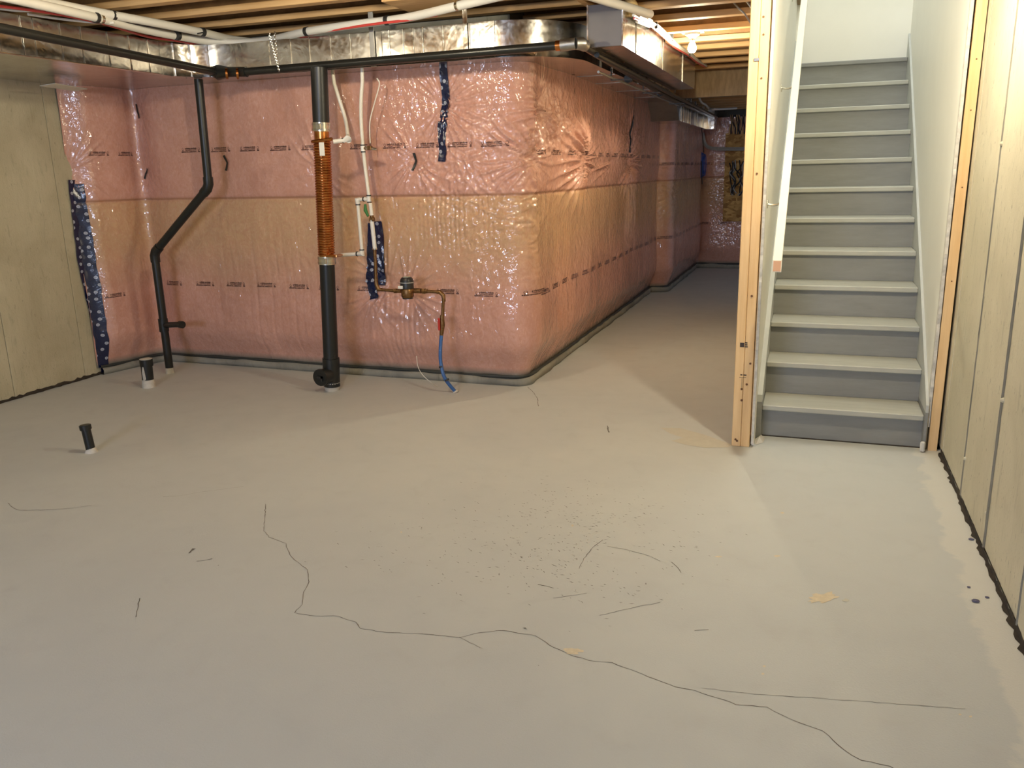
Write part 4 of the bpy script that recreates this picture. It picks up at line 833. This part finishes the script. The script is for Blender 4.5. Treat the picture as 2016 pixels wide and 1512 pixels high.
def blob(cx, cy, rx, ry, name, m, seed, z=.0008, n=26, rag=.35, parent=floor, rot=0):
    r = random.Random(seed); pts = []
    for k in range(n):
        a = 2*math.pi*k/n; f = 1+r.uniform(-rag, rag*.6); u, v = rx*f*math.cos(a), ry*f*math.sin(a); pts.append(at(cx+u*math.cos(rot)-v*math.sin(rot), cy+u*math.sin(rot)+v*math.cos(rot), 2, 0))
    c = at(cx, cy, 2, 0); vs = [(c[0], c[1], z)]+[(p[0], p[1], z) for p in pts]; return MB().add(vs, [(0, 1+k, 1+(k+1) % n) for k in range(n)]).build(name, m, parent)
blob(1620, 1177, 30, 10, 'bare_patch', M_CHIP, 1, rot=-.15); blob(1128, 1282, 18, 7, 'bare_patch', M_CHIP, 2); blob(1665, 1182, 8, 3, 'bare_patch', M_CHIP2, 9)
for i, (a, b, c, d) in enumerate([(1414, 1096, 7, 1.5), (1540, 1010, 5, 1.6), (1530, 1095, 6, 2), (1504, 1312, 3, 2), (1502, 1327, 3, 2), (1890, 1407, 3, 2), (1911, 1411, 3, 2), (1127, 1035, 2.4, 2), (790, 1048, 2, 1.6)]): blob(a, b, c, d, 'paint_fleck', M_CHIP, 20+i)
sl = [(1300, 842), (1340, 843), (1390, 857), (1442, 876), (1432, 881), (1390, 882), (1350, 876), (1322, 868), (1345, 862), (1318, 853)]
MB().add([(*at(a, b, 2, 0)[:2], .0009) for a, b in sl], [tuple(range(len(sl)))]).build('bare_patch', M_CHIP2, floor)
m = MB(); r = random.Random(11)
for k in range(620):
    s_ = r.choice([(1120, 1000, 90, 35), (1060, 1040, 170, 45), (1180, 1040, 120, 60), (960, 1090, 160, 40), (1130, 1120, 140, 60)])
    a, b = r.gauss(s_[0], s_[2]), r.gauss(s_[1], s_[3])
    if b < 935: continue
    c = at(a, b, 2, 0)[:2]; an = r.gauss(-.35, .45); L = r.uniform(.002, .011); w = r.uniform(.0006, .0019); d = np.array([math.cos(an), math.sin(an)]); n = np.array([-d[1], d[0]])
    m.add([(*(c-d*L), .0006), (*(c+n*w), .0006), (*(c+d*L), .0006), (*(c-n*w), .0006)], [(0, 1, 2, 3)])
tag(m.build('scuff_marks', M_SCUFF, floor), kind='stuff')
# crumbling gap between slab and walls
def gap(x, side, y0, y1, w, name, seed):
    r = random.Random(seed); n = int((y1-y0)/.03); A, B, T = [], [], []
    for i in range(n+1):
        y = y0+(y1-y0)*i/n; A.append((x, y, .001)); B.append((x+side*w*(.35+1.0*r.random()**1.5), y, .0012)); T.append((x, y, .012+.016*r.random()))
    N_ = n+1; return MB().add(A+B+T, [(i, i+1, N_+i+1, N_+i) for i in range(n)]+[(i, i+1, 2*N_+i+1, 2*N_+i) for i in range(n)]).build(name, M_DARK, floor)
gap(XL+.001, 1, 2.0, 5.52, .018, 'slab_edge_gap', 1); gap(XR-.004, -1, -2.0, 4.66, .015, 'slab_edge_gap', 2); gap(.704, -1, 4.72, 4.8, .02, 'slab_edge_gap', 3)
MB().box(XA, XB, 4.715, 4.73, .0, .006).build('riser_gap', M_DARK, floor)
def pebble(px, py, r, m, label, seed):
    rr = random.Random(seed); c = at(px, py, 2, 0); bm = bmesh.new(); bmesh.ops.create_icosphere(bm, subdivisions=2, radius=r)
    for v in bm.verts: v.co = Vector((v.co.x*1.3, v.co.y*.9, v.co.z*.5))*(1+rr.uniform(-.15, .15)); 
    lo = min(v.co.z for v in bm.verts)
    for v in bm.verts: v.co += Vector((c[0], c[1], -lo))
    me = bpy.data.meshes.new('stone_chip'); bm.to_mesh(me); bm.free(); tag(link('stone_chip', me, m), label, 'stone', 'stone chips by the right wall')
pebble(1920, 1185, .010, M_STONE, 'largest bluish stone chip on the floor near the right wall', 1)
pebble(1907, 1157, .005, M_STONE, 'small stone chip just behind the largest bluish one', 2)
pebble(1912, 1063, .008, M_STONE, 'flat bluish stone chip touching the base of the right wall', 3)
pebble(1943, 1177, .0055, M_STONE, 'small dark stone chip between the largest one and the right wall', 4)
tag(MB().add([(*at(a, b, 2, 0)[:2], z) for a, b, z in ((1483, 868, .002), (1498, 862, .02), (1506, 864, .006), (1502, 872, .002), (1488, 876, .002), (1494, 868, .024))], [(0, 1, 5), (1, 2, 5), (2, 3, 5), (3, 4, 5), (4, 0, 5)]).build('plaster_lump', M_PLASTER, None), 'smeared lump of plaster on the floor between the post and the stair foot', 'plaster')
tag(MB().bbox(.600, .624, 4.635, 4.652, .004, .06, .006).build('plaster_chunk', M_GYP, None), 'white chunk of broken drywall at the right foot of the stairs', 'plaster')

cd = [at(a, b, 2, 2.12) for a, b in ((78, 169), (108, 164), (172, 175), (148, 179))]
tag(MB().prism([(c[0], c[1]) for c in cd], 2.118, 2.122).build('white_card', M_LABEL, None), 'flat white card wedged under the duct at the top of the left concrete wall', 'card')
